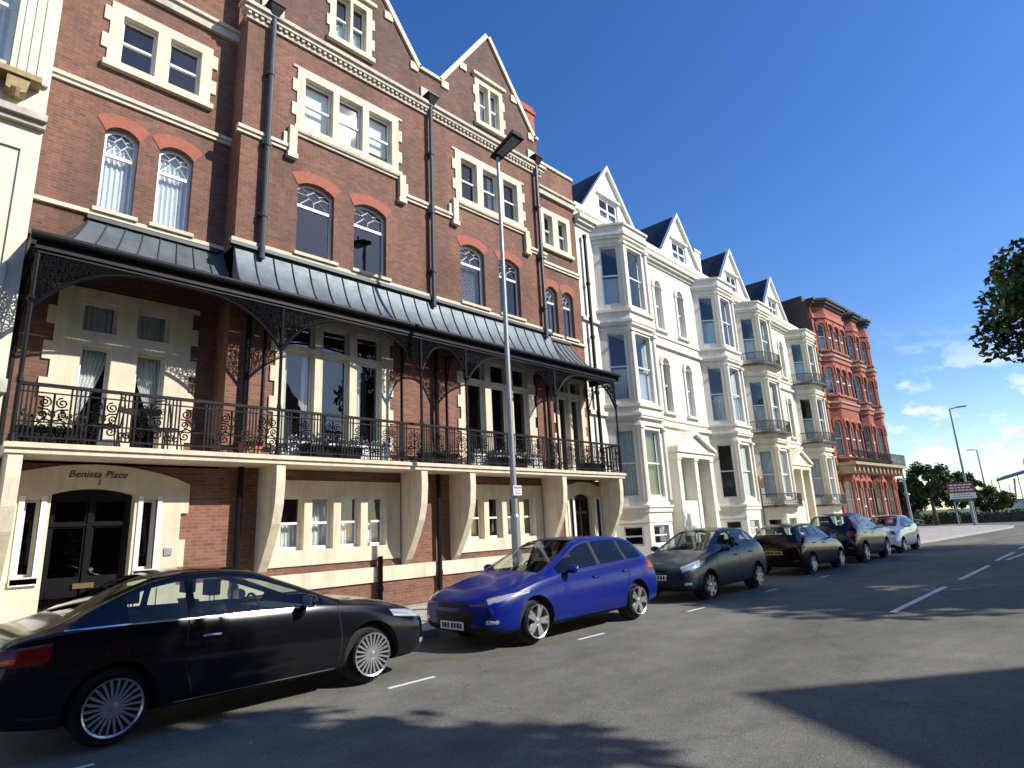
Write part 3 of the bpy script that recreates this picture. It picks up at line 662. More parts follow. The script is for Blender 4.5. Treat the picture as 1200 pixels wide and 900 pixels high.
# ================================================================== cream stucco building on the far left
OFF[:] = [-3, 11.62, .13]
cb = empty('stucco_house', OFF); tag(cb, 'cream stucco house with gilded brackets, cut by the left edge of the photo', 'building')
YC = 11.62; hs = []
def cwin(x0, x1, z0, z1, rise=0, cur='net'):
    hs.append(arcpoly(x0, x1, z0, z1, rise)); light_parts(cb, x0, x1, z0, z1, YC, rise=rise, curtain=cur, framename='window', asroot=True, rev=.18, fw=.06)
for z0, z1 in ((1.2, 3.0), (4.6, 7.2), (9.55, 11.9), (12.9, 14.6)):
    for x in (-1.0, -3.6, -6.2): cwin(x, x + 1.38, z0, z1)
m = MB(); m.slab(rect(-8, .95, .13, 15.8), hs, YC, YC + .4); m.box(.6, .95, YC + .4, 20, .13, 15.8); m.box(-8, -7.6, YC + .4, 20, .13, 15.8); m.build('wall', 'cream', cb)
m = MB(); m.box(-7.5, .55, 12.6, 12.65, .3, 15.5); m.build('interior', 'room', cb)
m = MB(); m.box(-8, 1, YC, 20, 15.8, 16.1); m.build('roof', 'slate', cb)
m = MB()
for z, h, p in ((4.0, .2, .14), (8.5, .1, .1), (8.601, .12, .18), (12.3, .2, .15), (15.2, .3, .3)): m.box(-8.05, .97 if p < .16 else .97, YC - p, YC + .05, z, z + h)
m.build('string_course', 'stonew', cb)
m = MB()
for x in (.4, -2.2, -4.8, -7.4):
    m.box(x, x + .52, YC - .08, YC + .02, 9.32, 12.2)
    for q in (.09, .22, .35): m.box(x + q, x + q + .07, YC - .1, YC - .079, 9.4, 12.1)
m.build('pilaster', 'cream', cb)
m = MB(); m.box(-8, .82, YC - .3, YC, 9.2, 9.3)
for x in [-7.6 + .42 * i for i in range(20)]: m.prism([(x, 8.95), (x + .14, 8.9), (x + .26, 8.95), (x + .3, 9.19), (x, 9.19)], YC - .26, YC); m.tube([(x + .13, YC - .27, 8.98), (x + .13, YC - .2, 8.86)], .06, 8)
m.build('bracket_cornice', 'gilt', cb)
m = MB()
for a, b, c, d in ((.1, .75, 4.8, 8.1),):
    for q in (rect(a, a + .05, c, d), rect(b - .05, b, c, d), rect(a + .05, b - .05, c, c + .05), rect(a + .05, b - .05, d - .05, d)): m.prism(q, YC - .04, YC + .01)
m.build('wall_panel', 'cream', cb)

# ================================================================== white stucco terrace
ANG = R(1.2); UW = 6.0; P0 = (16.62, 12.2)
def wat(s): return (P0[0] + s * math.cos(ANG), P0[1] + s * math.sin(ANG))
labels = ['white stucco terraced house touching the brick block, with a black downpipe at its left edge',
          'white stucco terraced house second from the brick block, its bay without iron balconies',
          'ivory terraced house with curved iron balconies on its bay, second from the red mansion',
          'ivory terraced house with curved iron balconies, touching the red mansion']
for k in range(4):
    mir = k % 2; sx, sy = wat(k * UW); mm_ = 'white' if k < 2 else 'ivory'
    root = empty('terraced_house', (sx, sy, .13), ANG); tag(root, labels[k], 'house', 'white stucco terrace houses')
    OFF[:] = [0, 0, .13]
    X = (lambda x: UW - x) if mir else (lambda x: x)
    def F(a, b): return (min(X(a), X(b)), max(X(a), X(b)))
    xl = -.5 if k == 0 else 0; xr = UW
    holes = []
    T0 = frame((0, 0), (1, 0))
    def win(T, a, b, z0, z1, rise=0, cur=None, rev=.12, holes_=None, fw=.05, style='sash'):
        if holes_ is not None: holes_.append(arcpoly(a, b, z0, z1, rise, 10))
        return light_parts(root, a, b, z0, z1, 0, rise=rise, T=T, curtain=cur, framename='window', asroot=True, rev=rev, fw=fw, style=style)
    # arched windows on the flat wall
    ax = F(4.78, 5.32)
    for z0, z1 in ((9.45, 11.62), (5.95, 8.2)): win(T0, ax[0], ax[1], z0, z1, .26, ['net', 'half', None][(k + int(z0)) % 3], holes_=holes)
    # porch (shared) sits over the party line; here a plain window per even house
    gx = F(4.72, 5.5)
    if mir == 0: win(T0, gx[0], gx[1], 2.55, 4.05, 0, 'net', holes_=holes)
    else: holes.append(rect(ax[0] - .3, ax[1] + .25, .9, 4.1))
    m = MB(); m.slab(rect(xl, xr, .13, 13.2), holes + [rect((1.2, 3.0, 1.6, 2.8)[k] - .5, (1.2, 3.0, 1.6, 2.8)[k] + 2.0, .3, 12.0)], 0, .35)
    m.box(xl, xl + .3, .35, 10, .13, 13.0); m.box(xr - .3, xr, .35, 10, .13, 13.0)
    w = m.build('wall', mm_, root)
    # bay
    fx = (1.2, 3.0, 1.6, 2.8)[k]; q = [(fx - .68, 0), (fx, -.88), (fx + 1.5, -.88), (fx + 2.18, 0)]
    LV = [(.13, 1.66, .9, 1.55), (2.22, 5.2, 2.5, 4.82), (5.7, 8.6, 5.85, 8.33), (9.2, 12.0, 9.41, 11.71)]
    bay = MB()
    cur = [[None, None, None], ['net', 'yellow' if k == 0 else 'net', 'net'], ['half', 'half', None], ['half', None, 'net']]
    for li, (za, zb, wa, wb) in enumerate(LV):
        for si in range(3):
            p, r_ = q[si], q[si + 1]; T = frame(p, r_); L = math.hypot(r_[0] - p[0], r_[1] - p[1]); h = []
            if si == 1: wd = [(.12 if L > 1.5 else .2, L / 2 - .1), (L / 2 + .1, L - .12)] if False else [(.22, L - .22)]
            else: wd = [(.24, L - .2)]
            if si == 1: wd = [(.2, .2 + .62), (L / 2 - .33 + .0, L / 2 + .33), (L - .82, L - .2)][0:3] if False else [(.16, L / 2 - .12), (L / 2 + .12, L - .16)]
            if si == 1: wd = [(.26, L - .26)]
            else: wd = [(.26, L - .2)]
            for a, b in wd: win(T, a, b, wa, wb, 0, cur[li][si] if k != 1 or li != 1 else None, rev=.1, holes_=h)
            bay.T = T; bay.slab(rect(0, L, za, zb), h, 0, .16)
    bay.T = None; bay.build('bay_wall', mm_, root)
    def off(e): return [(q[0][0] - e * .7, .05), (q[0][0] - e * .7, 0 - e * .2), (q[1][0] - e * .45, q[1][1] - e), (q[2][0] + e * .45, q[2][1] - e), (q[3][0] + e * .7, 0 - e * .2), (q[3][0] + e * .7, .05)]
    b = MB()
    for z0, z1, e in ((1.66, 1.99, .02), (1.99, 2.14, .07), (2.141, 2.22, .11), (4.95, 5.05, .06), (5.2, 5.28, .12), (5.281, 5.38, .15), (5.38, 5.6, .05), (5.601, 5.7, .14),
                      (8.42, 8.5, .05), (8.6, 8.7, .12), (8.701, 8.8, .15), (8.8, 9.1, .05), (9.101, 9.2, .14), (11.82, 11.9, .06), (12.0, 12.12, .1), (12.121, 12.22, .16), (12.221, 12.48, .12), (12.481, 12.56, .2)):
        b.vprism(off(e), z0, z1)
    b.build('bay_cornice', mm_, root)
    b = MB()
    for li, (za, zb, wa, wb) in enumerate(LV[1:]):
        for (px_, py_) in q[1:3]: b.tube([(px_, py_ + .0, wa - .1), (px_, py_, wb + .1)], .1, 8); b.box(px_ - .13, px_ + .13, py_ - .13, py_ + .1, wb + .02, wb + .12)
    b.build('corner_pillar', mm_, root)
    # flat wall trims
    m = MB()
    lo, hi = (q[3][0] + .02, UW) if not mir else (0, q[0][0] - .02)
    for z, h_, p in ((1.99, .2, .08), (5.3, .14, .12), (5.58, .1, .06), (8.66, .12, .12), (9.1, .1, .06)): m.box(lo, hi, -p, .02, z, z + h_)
    for z, h_, p in ((12.3, .1, .08), (12.42, .12, .2), (12.541, .16, .3), (13.0, .22, .1)): m.box(xl, xr, -p, .02, z, z + h_)
    n = 0; x = xl + .1
    while x < xr - .1: m.box(x, x + .08, -.17, .0, 12.41, 12.5); x += .22
    if True:
        for z, h_, p in ((5.3, .14, .1), (8.66, .12, .1), (1.99, .2, .06)): m.box(xl if not mir else q[3][0] + .02, q[0][0] - .02 if not mir else UW, -p, .02, z, z + h_)
    # archivolts + pilasters round the arched windows
    for z0, z1 in ((9.45, 11.62), (5.95, 8.2)):
        a0, a1 = ax; cx = (a0 + a1) / 2; zs = z1 - .26
        outp = arcpoly(a0 - .16, a1 + .16, zs, z1 + .17, .4, 10); inn = arcpoly(a0 - .005, a1 + .005, zs - .001, z1 + .005, .26, 10)[2:]
        m.slab(outp, [arcpoly(a0, a1, zs + .01, z1 + .005, .26, 10)], -.07, .01)
        for s in (a0 - .15, a1 + .01): m.box(s, s + .14, -.05, .01, z0 - .02, zs - .03); m.box(s - .02, s + .16, -.08, .01, zs - .08, zs)
        m.box(a0 - .22, a1 + .22, -.13, .01, z0 - .12, z0 - .03)
    m.build('moulding', mm_, root)
    # railing of the balconettes
    if k >= 2:
        for zf in (2.08, 5.62, 9.12):
            cx = (q[1][0] + q[2][0]) / 2; n = 22; rx, ry = 1.55, 1.34
            arc = [(cx - rx * math.cos(math.pi * i / n), -ry * math.sin(math.pi * i / n) ** .7) for i in range(n + 1)]
            m = MB(); m.vprism([(a, b) for a, b in arc] , zf, zf + .09); o = m.build('balconette', 'greyiron', root)
            m = MB()
            m.tube([(a, b * .97, zf + .62) for a, b in arc], .022, 5); m.tube([(a, b * .97, zf + .18) for a, b in arc], .012, 4)
            for i in range(n):
                for t in (0, .33, .66):
                    a = arc[i][0] + (arc[i + 1][0] - arc[i][0]) * t; bb_ = arc[i][1] + (arc[i + 1][1] - arc[i][1]) * t
                    m.tube([(a, bb_ * .97, zf + .08), (a, bb_ * .97, zf + .62)], .01, 4, False)
            m.build('railing', 'greyiron', o)
    # interior, roof and gable
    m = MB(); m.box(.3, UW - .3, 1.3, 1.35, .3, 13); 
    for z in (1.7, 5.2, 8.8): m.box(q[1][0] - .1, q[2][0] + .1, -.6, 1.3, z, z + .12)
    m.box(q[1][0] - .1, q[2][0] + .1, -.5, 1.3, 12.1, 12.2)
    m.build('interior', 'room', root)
    gx0, gx1, gc, gp = 3.0 - 2.25, 3.0 + 2.25, 3.0, 16.35; gy = .72
    m = MB(); gh = [rect(2.35, 3.7, 13.9, 14.95)]
    m.slab([(gx0, 13.0), (gx1, 13.0), (gx1, 13.45), (gc, gp), (gx0, 13.45)], gh, gy, gy + .2); g = m.build('gable', mm_, root)
    light_parts(g, 2.35, 3.7, 13.9, 14.95, gy, style='cross', rev=.06, framename='attic_window', curtain='half', fw=.09)
    m = MB()
    for s in (-1, 1):
        P = [(gc, gp), (gc + s * 2.35, 13.3), (gc + s * 2.35, 13.5), (gc, gp + .2)]
        m.prism(P if s < 0 else P[::-1], gy - .14, gy + .02)
    m.prism([(2.2, 15.0), (3.85, 15.0), (3.85, 15.08), (2.2, 15.08)], gy - .1, gy)
    m.build('barge_board', 'timber', g)
    m = MB(); z0 = 13.4
    m.add([(gx0 - .1, gy + .03, z0), (gx1 + .1, gy + .03, z0), (gc, gy + .03, gp + .1), (gx0 - .1, 9, z0), (gx1 + .1, 9, z0), (gc, 9, gp + .1)], [(3, 5, 4), (0, 2, 5, 3), (1, 4, 5, 2)])
    m.box(.0, UW, .4, 10, 13.0, 13.3); rf = m.build('roof', 'slate', root)
    if k == 1:
        m = MB(); m.box(5.1, 5.75, .9, 2.0, 13.2, 15.3); m.box(5.05, 5.8, .85, 2.05, 15.3, 15.42); m.build('chimney', mm_, rf)
    if k == 0:
        m = MB(); m.tube([(-.12, -.14, 3.0), (-.12, -.14, 11.9)], .06, 8)
        for z in (4, 6, 8, 10, 11.85): m.tube([(-.12, -.14, z), (-.12, -.14, z + .1)], .085, 8)
        m.build('downpipe', 'iron', root)
    if k == 2:
        m = MB(); m.tube([(.25, -.14, .3), (.25, -.14, 5.2)], .05, 8); m.build('downpipe', 'iron', root)
    # porch with pediment between the pair
    if not mir:
        px0, px1, cx = 4.25, 7.25, 5.75; pe = 4.3; pm = 'cream' if k else 'white'
        m = MB(); m.prism([(px0, pe), (px1, pe), (px1, pe + .06), (cx, 5.1), (px0, pe + .06)], -.52, -.3)
        for s in (-1, 1):
            P = [(cx, 5.0), (cx + s * 1.62, pe + .02), (cx + s * 1.62, pe + .16), (cx, 5.17)]
            m.prism(P if s < 0 else P[::-1], -.66, -.0)
        m.box(px0 - .08, px1 + .08, -.6, 0, pe - .06, pe + .04); m.box(px0, px1, -.54, 0, 4.05, pe - .061)
        m.build('pediment', pm, root)
        m = MB()
        for x in (px0 + .02, 5.62, px1 - .3): m.box(x, x + .26, -.5, 0, 1.0, 3.95); m.box(x - .03, x + .29, -.53, 0, 3.95, 4.05); m.box(x - .03, x + .29, -.53, 0, .9, 1.05)
        m.box(px0, 5.62, -.46, 0, .13, 2.4); m.box(5.6, px1, -.5, 0, .13, .9); m.box(5.7, px1 - .1, -.9, -.5, .13, .6); m.box(5.7, px1 - .1, -1.3, -.9, .13, .35)
        m.build('porch', pm, root)
        m = MB(); m.box(6.0, 7.0, .18, .24, .9, 3.2); d = m.build('door', 'greyiron', root)
        m = MB(); m.box(6.0, 7.0, .18, .22, 3.3, 4.0); m.build('fanlight', 'pane', d)
OFF[:] = [0, 0, 0]
# ================================================================== red terracotta mansion at the corner
root = empty('terracotta_mansion', (41.0, 12.25, .13), R(-3.5)); OFF[:] = [0, 0, .13]
tag(root, 'red terracotta corner mansion with an iron balcony on buff consoles, ending the row', 'building')
Wd = 9.5; flr = ((1.3, 3.6), (5.1, 7.4), (9.1, 10.9), (12.1, 13.9))
M['terra'] = mat('terracotta_trim', (.36, .10, .055), .7, noise=.25, nscale=5); M['buff'] = mat('buff_terracotta', (.33, .26, .16), .75, noise=.25, nscale=5); M['darktrim'] = mat('dark_trim', (.04, .028, .024), .7)
bays = [(.35, 4.5, 3), (5.2, 7.2, 1), (7.75, 9.3, 1)]
segs = [((0, 0), (.35, 0), 0)]
for i, (a, b, nw) in enumerate(bays):
    c = .55; segs += [((a, 0), (a + c, -.5), -1), ((a + c, -.5), (b - c, -.5), nw), ((b - c, -.5), (b, 0), -1)]
    nx = bays[i + 1][0] if i < 2 else Wd; segs.append(((b, 0), (nx, 0), 0))
wl = MB(); tr = MB()
for p0, p1, nw in segs:
    T = frame(p0, p1); Ls = math.hypot(p1[0] - p0[0], p1[1] - p0[1]); hs = []
    if nw:
        n_ = abs(nw); ww = min(.85, Ls / n_ - .28)
        if nw < 0: ww = min(.5, Ls - .22)
        for z0, z1 in flr:
            for q in range(n_):
                cx = Ls * (q + .5) / n_; x = cx - ww / 2
                z0_ = .4 if (z0 < 2 and nw == 3 and q == 1) else z0
                light_parts(root, x, x + ww, z0_, z1, 0, rise=.12, T=T, style='sash', framename='window', asroot=True, rev=.12, fw=.075, curtain=random.choice(['net', 'half', 'blind', None]))
                hs.append(arcpoly(x, x + ww, z0_, z1, .12))
                tr.T = T; tr.slab(arcpoly(x - .09, x + ww + .09, z1 - .5, z1 + .22, .2), [arcpoly(x, x + ww, z1 - .49, z1 + .005, .12)], -.07, .01); tr.box(x - .1, x + ww + .1, -.1, .01, z0_ - .14, z0_ - .02)
    wl.T = T; wl.slab(rect(0, Ls, .13, 15.3), hs, 0, .3)
wl.T = None; wl.box(Wd - .4, Wd, .3, 9, .13, 15.2); wl.box(0, Wd, 8.6, 9.0, .13, 15.2); wl.build('wall', 'brickred', root)
tr.T = None; tr.build('window_arch', 'terra', root)
m = MB(); m.box(-.02, .33, .4, 9, .13, 15.9); m.box(-.02, .02, .02, .4, .13, 15.5); m.build('side_wall', 'brickside', root)
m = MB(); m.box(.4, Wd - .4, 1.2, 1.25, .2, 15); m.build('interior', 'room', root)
m = MB(); m.box(0, Wd, .3, 9, 15.3, 15.45); rf = m.build('roof', 'slate', root)
for x in (.3, 6.3): m = MB(); m.box(x, x + .9, 3.5, 5.5, 15.4, 16.9); m.build('chimney', 'white' if x < 1 else 'brickred', rf)
def foot(e):
    P = [(-e * .3, .2), (-e * .3, -e)]
    for a, b, nw in bays: c = .55; P += [(a - e * .4, -e), (a + c - e * .4, -.5 - e), (b - c + e * .4, -.5 - e), (b + e * .4, -e)]
    return P + [(Wd + e, -e), (Wd + e, .2)]
def foot_ok(e):
    P = foot(e); Q = [P[0]]
    for p in P[1:]:
        if p[0] < Q[-1][0] - 1e-6: p = (Q[-1][0] + .001, p[1])
        Q.append(p)
    return Q
def bandm(nm, mt, rows):
    for z0, z1, e in rows: m = MB(); m.vprism(foot_ok(e), z0, z1); m.build(nm, mt, root)
bandm('terracotta_band', 'terra', [(8.2, 8.5, .08), (11.3, 11.6, .08), (14.25, 14.55, .07)]); bandm('buff_band', 'buff', [(8.5, 8.62, .17), (11.6, 11.72, .17), (4.05, 4.2, .08)])
bandm('dark_cornice', 'darktrim', [(15.05, 15.22, .12), (15.221, 15.4, .26), (15.401, 15.55, .36)])
for x in (4.78, 7.42, 9.38): m = MB(); m.box(x - .14, x + .14, -.14, .0, 8.7, 15.0); m.build('pilaster', 'darktrim', root)
for a, b, nw in bays:
    m = MB(); cx = (a + b) / 2; h = (b - a) * .3; m.prism(arcpoly(cx - h, cx + h, 15.55, 16.0, .35), -.45, -.1); m.build('parapet_crest', 'darktrim', root)
m = MB(); m.box(-.05, Wd + .15, -1.15, .0, 4.52, 4.68); 
for i in range(13): x = .1 + i * .74; m.prism([(x, 4.52), (x, 4.2), (x + .2, 4.0), (x + .26, 4.52)], -.95, -.0)
bl = m.build('balcony', 'buff', root)
m = MB(); m.box(-.05, Wd + .15, -1.12, -1.08, 5.38, 5.43); m.box(-.05, Wd + .15, -1.11, -1.09, 4.78, 4.8)
x = -.05
while x < Wd + .12: m.box(x, x + .025, -1.11, -1.09, 4.68, 5.4); x += .12
m.build('railing', 'iron', bl)
m = MB()
for x in (4.95, 7.5): m.tube([(x, -.22, .3), (x, -.22, 15.0)], .08, 8)
m.build('downpipe', 'iron', root)
OFF[:] = [0, 0, 0]

# ================================================================== houses across the street (behind the photographer)
def opposite(x0, x1, eave, ridge, label, dormers=()):
    OFF[:] = [(x0 + x1) / 2, -12.6, .13]; r = empty('opposite_house', OFF); tag(r, label, 'house', 'houses across the street')
    yf = -12.6; hs = []
    n = int((x1 - x0) / 2.4)
    for i in range(n):
        for z0 in (1.2, 4.5, 7.4):
            if z0 + 2 > eave: continue
            x = x0 + .8 + i * 2.4; o = MB(); o.slab(rect(x, x + 1.1, z0, z0 + 1.9), [rect(x + .08, x + 1.02, z0 + .08, z0 + .9), rect(x + .08, x + 1.02, z0 + 1.0, z0 + 1.82)], yf - .06, yf + .02); w_ = o.build('window', 'timber', r)
            o = MB(); o.box(x + .05, x + 1.05, yf - .04, yf - .03, z0 + .05, z0 + 1.85); o.build('pane', 'pane', w_)
            hs.append(rect(x + .04, x + 1.06, z0 + .04, z0 + 1.86))
    m = MB(); m.slab(rect(x0, x1, .13, eave), hs, yf - .3, yf); m.box(x0, x0 + .3, yf - 9, yf - .3, .13, eave); m.box(x1 - .3, x1, yf - 9, yf - .3, .13, eave); m.box(x0, x1, yf - 9.3, yf - 9, .13, eave)
    m.box(x0 + .3, x1 - .3, yf - 1.2, yf - 1.15, .2, eave); m.build('wall', 'brickred', r)
    m = MB(); yb = yf - 9.3; yr = yf - 4.6
    m.add([(x0, yf + .3, eave), (x1, yf + .3, eave), (x1, yb, eave), (x0, yb, eave), (x0, yr, ridge), (x1, yr, ridge)], [(0, 1, 5, 4), (2, 3, 4, 5), (0, 4, 3), (1, 2, 5), (0, 3, 2, 1)]); m.build('roof', 'slate', r)
    for cx, hw1, hw2, pk in dormers:
        m = MB(); m.prism([(cx - hw1, eave), (cx + hw2, eave), (cx, pk)], yf - 4, yf + .05); m.build('gable', 'brickred', r)
    OFF[:] = [0, 0, 0]
opposite(10.2, 19.6, 9.6, 11.4, 'brick house with one tall street gable across the road', dormers=[(15.05, 5.2, 3.0, 13.15)])
opposite(-14, 10.0, 8.6, 10.6, 'long low brick house with plain roof across the road')
# ================================================================== cars
def paintmat(name, c, metal=.0, rough=.25):
    m = mat(name, c, rough, metal=metal, coat=1.0, spec=.5); return m
def darkpaint(name, c, spec=.35, rough=.16, coat=.35):
    m = mat(name, c, rough, spec=spec, coat=coat); return m
M['p_black'] = darkpaint('black_car_paint', (.0035, .004, .006)); M['p_blue'] = darkpaint('blue_car_paint', (.001, .010, .15), .3, .28, .25)
M['p_grey'] = darkpaint('grey_car_paint', (.022, .032, .045), .35, .3, .25); M['p_black2'] = darkpaint('dark_car_paint', (.005, .005, .007)); M['p_navy'] = darkpaint('navy_car_paint', (.006, .009, .016))
M['p_white'] = paintmat('white_car_paint', (.78, .78, .78)); M['p_silver'] = paintmat('silver_car_paint', (.35, .36, .37), .6, .3)
M['carglass'] = glassmat('car_glass', (.72, .78, .76), .01, k=1.0, wav=0); M['privacy'] = glassmat('privacy_glass', (.07, .08, .08), .01, k=1.0, wav=0)
M['rubber'] = mat('tyre_rubber', (.016, .016, .016), .85, noise=.2, nscale=30); M['alloy'] = mat('alloy_wheel', (.55, .56, .57), .28, metal=.85); M['well'] = mat('wheel_well', (.006, .006, .006), .9)
M['trim'] = mat('chrome_trim', (.75, .76, .78), .15, metal=1); M['lampglass'] = mat('headlamp_lens', (.55, .58, .60), .08, metal=.55, coat=1); M['lampdark'] = mat('headlamp_dark', (.05, .055, .06), .1, metal=.5, coat=1)
M['redlens'] = mat('red_lens', (.22, .006, .006), .2, coat=.5); M['amber'] = mat('amber_lens', (.9, .16, .02), .2, coat=1); M['plate_w'] = mat('plate_white', (.75, .75, .72), .4); M['plate_y'] = mat('plate_yellow', (.75, .60, .08), .4)
M['seat'] = mat('car_seat', (.03, .03, .032), .8); M['seam'] = mat('panel_gap', (.003, .003, .003), .8); M['disc'] = mat('brake_disc', (.12, .12, .12), .4, metal=.8)
def interp(t, tab):
    for a, b in zip(tab, tab[1:]):
        if t <= b[0]:
            u = (t - a[0]) / (b[0] - a[0]) if b[0] > a[0] else 0; u = max(0, u); return [p + (q - p) * u for p, q in zip(a[1:], b[1:])]
    return list(tab[-1][1:])
def wheel(parent, x, y, side, r, spokes, style, name='wheel'):
    w = .205; m = MB(); n = 40; prof = [(r * .70, -w / 2), (r * .93, -w / 2), (r * .99, -w * .36), (r, -w * .2), (r, w * .2), (r * .99, w * .36), (r * .93, w / 2), (r * .70, w / 2), (r * .68, 0)]
    vs = []; k = len(prof); yo = y - side * w / 2 * 1
    def P(rr, a, d): return (x + rr * math.cos(a), y + side * (d - w / 2), r + rr * math.sin(a))
    for i in range(n):
        for rr, d in prof: vs.append(P(rr, 2 * math.pi * i / n, d))
    fs = [(i * k + j, i * k + (j + 1) % k, ((i + 1) % n) * k + (j + 1) % k, ((i + 1) % n) * k + j) for i in range(n) for j in range(k)]
    m.add(vs, fs); t = m.build('wheel', 'rubber', parent, smooth=True)
    R0 = r * .715; m = MB()
    def ring(r0, r1, d0, d1, n=40):
        vs = []; 
        for i in range(n):
            a = 2 * math.pi * i / n; vs += [P(r0, a, d0), P(r1, a, d1)]
        m.add(vs, [(2 * i, 2 * i + 1, 2 * ((i + 1) % n) + 1, 2 * ((i + 1) % n)) for i in range(n)])
    ring(R0, R0 * .93, w + .004, w - .006); ring(R0 * .93, R0 * .9, w - .006, w - .10); ring(R0, R0, w + .004, w - .02); ring(R0 * .26, .001, w - .018, w - .008, 20); ring(R0 * .26, R0 * .26, w - .018, w - .06, 20)
    for s in range(spokes):
        if style == 'multi': angs = [(2 * math.pi * s / spokes, .011, .0)]
        elif style == 'twin': angs = [(2 * math.pi * s / spokes + d, .022, d * .55) for d in (-.17, .17)]
        else: angs = [(2 * math.pi * s / spokes, .045, 0)]
        for a, hw, tw in angs:
            def Q(rr, off, d, tw=tw): c, q = math.cos(a - tw * (1 - rr / R0) * 2), math.sin(a - tw * (1 - rr / R0) * 2); return (x + rr * c - off * q, y + side * (d - w / 2), r + rr * q + off * c)
            ra, rb = R0 * .2, R0 * .95; wa = hw * (1.5 if style != 'multi' else .9); wb = hw * (1.0 if style != 'wide' else .75)
            v = [Q(ra, -wa, w - .012), Q(ra, wa, w - .012), Q(rb, wb, w - .004), Q(rb, -wb, w - .004), Q(ra, -wa, w - .05), Q(ra, wa, w - .05), Q(rb, wb, w - .035), Q(rb, -wb, w - .035)]
            m.add(v, [(0, 1, 2, 3), (0, 4, 5, 1), (1, 5, 6, 2), (2, 6, 7, 3), (3, 7, 4, 0)])
    m.build('rim', 'alloy', t)
    m = MB()
    ring(R0 * .72, .02, w - .12, w - .12, 28); m.build('brake_disc', 'disc', t)
    m = MB(); ring(R0 * .95, .01, w - .16, w - .16, 28); m.build('hub_back', 'well', t)
def car(name, label, cat, loc, rz, sp):
    """local frame: nose at x=0 facing -x, y half widths, z up. sp: dict of station tables"""
    root = empty(name, loc, rz); tag(root, label, cat, 'cars parked along the kerb'); OFF[:] = [0, 0, 0]
    L = sp['L']; W = sp['W'] / 2; xs = sp['xs']
    zb_t, belt_t, top_t, w_t, wt_t = sp['bottom'], sp['belt'], sp['top'], sp['width'], sp['topw']
    rows = 12; rings = []
    for x in xs:
        zb = interp(x, zb_t)[0]; zs = interp(x, belt_t)[0]; ze, zt = interp(x, top_t); w = interp(x, w_t)[0] * W; wt = interp(x, wt_t)[0] * W
        wb = w * sp.get('beltw', .93); g = .10
        ring = [(0, zb), (w * .8, zb), (w * .965, zb + .05), (w * .995, zb + (zs - zb) * .30), (w, zb + (zs - zb) * .62), (w * .975, zb + (zs - zb) * .86), (wb, zs),
                (wb + (wt - wb) * .07, zs + (ze - zs) * .07), (wb + (wt - wb) * .9, zs + (ze - zs) * .90), (wt, ze), (wt * .86, ze + (zt - ze) * .45), (wt * .45, ze + (zt - ze) * .86), (0, zt)]
        rings.append(ring)
    k = len(rings[0]); verts = []; 
    for x, rg in zip(xs, rings):
        curve = lambda y, x=x: x + sp.get('nosebow', .12) * (abs(y) / W) ** 2.2 * max(0, 1 - x / .9) - sp.get('tailbow', .07) * (abs(y) / W) ** 2.2 * max(0, 1 - (L - x) / .7)
        half = [(curve(y), y, z) for y, z in rg]; full = half + [(a, -b, c) for a, b, c in reversed(half[1:-1])]; verts += full
    K = 2 * k - 2; faces = []; mi = []
    wsA, wsB = sp['screen']; rsA, rsB = sp['rear']; gsA, gsB = sp['side']; pil = sp['pillars']
    for i in range(len(xs) - 1):
        xm = (xs[i] + xs[i + 1]) / 2
        for j in range(K):
            faces.append((i * K + j, (i + 1) * K + j, (i + 1) * K + (j + 1) % K, i * K + (j + 1) % K))
            r = j if j < k - 1 else K - 1 - j     # row strip index mirrored
            mt = 0
            if r == 7 and gsA < xm < gsB and not any(a < xm < b for a, b in pil): mt = 1 if xm < sp.get('privacy', 99) else 6
            if r in (10, 11) and wsA < xm < wsB: mt = 2
            if r in (10, 11) and rsA < xm < rsB: mt = 3
            if r in (0,): mt = 4
            if r in (1,) : mt = 4
            if r in (8, 9) and any(a < xm < b for a, b in pil[:0]): mt = 5
            if r == 7 and any(a < xm < b for a, b in pil) and sp.get('blackpillar'): mt = 5
            if sp.get('blackroof') and r in (10,11) and wsB < xm < rsA: mt = 5
            mi.append(mt)
    c0 = len(verts); verts.append((xs[0] - .015, 0, sum(z for y, z in rings[0]) / k)); c1 = len(verts); verts.append((xs[-1] + .015, 0, sum(z for y, z in rings[-1]) / k))
    for j in range(K): faces.append((c0, j, (j + 1) % K)); mi.append(0); b_ = (len(xs) - 1) * K; faces.append((c1, b_ + (j + 1) % K, b_ + j)); mi.append(0)
    me = bpy.data.meshes.new('t'); me.from_pydata(verts, [], faces)
    for q in range(7): me.materials.append(M['rubber'])
    me.polygons.foreach_set('material_index', mi)
    bm = bmesh.new(); bm.from_mesh(me); bmesh.ops.recalc_face_normals(bm, faces=bm.faces)
    cr = bm.edges.layers.float.new('crease_edge')
    for e in bm.edges:
        ms = {f.material_index for f in e.link_faces}
        if len(ms) > 1 and (1 in ms or 2 in ms or 3 in ms or 6 in ms): e[cr] = .85
    cv = bm.verts.layers.float.new('crease_vert')
    for v in bm.verts:
        for G_ in ((1, 6), (2,), (3,)):
            if sum(1 for f in v.link_faces if f.material_index in G_) == 1: v[cv] = .85
    bm.to_mesh(me); bm.free()
    o = bpy.data.objects.new('t', me); COL.objects.link(o); sub = o.modifiers.new('s', 'SUBSURF'); sub.levels = sub.render_levels = sp.get('sub', 2)
    dg = bpy.context.evaluated_depsgraph_get(); m1 = bpy.data.meshes.new_from_object(o.evaluated_get(dg)); bpy.data.objects.remove(o)
    bvh = BVHTree.FromPolygons([v.co.copy() for v in m1.vertices], [tuple(p.vertices) for p in m1.polygons])
    # wheel arches
    cut = MB(); ar = sp['arch']; r_w = sp['wr']; N = 36
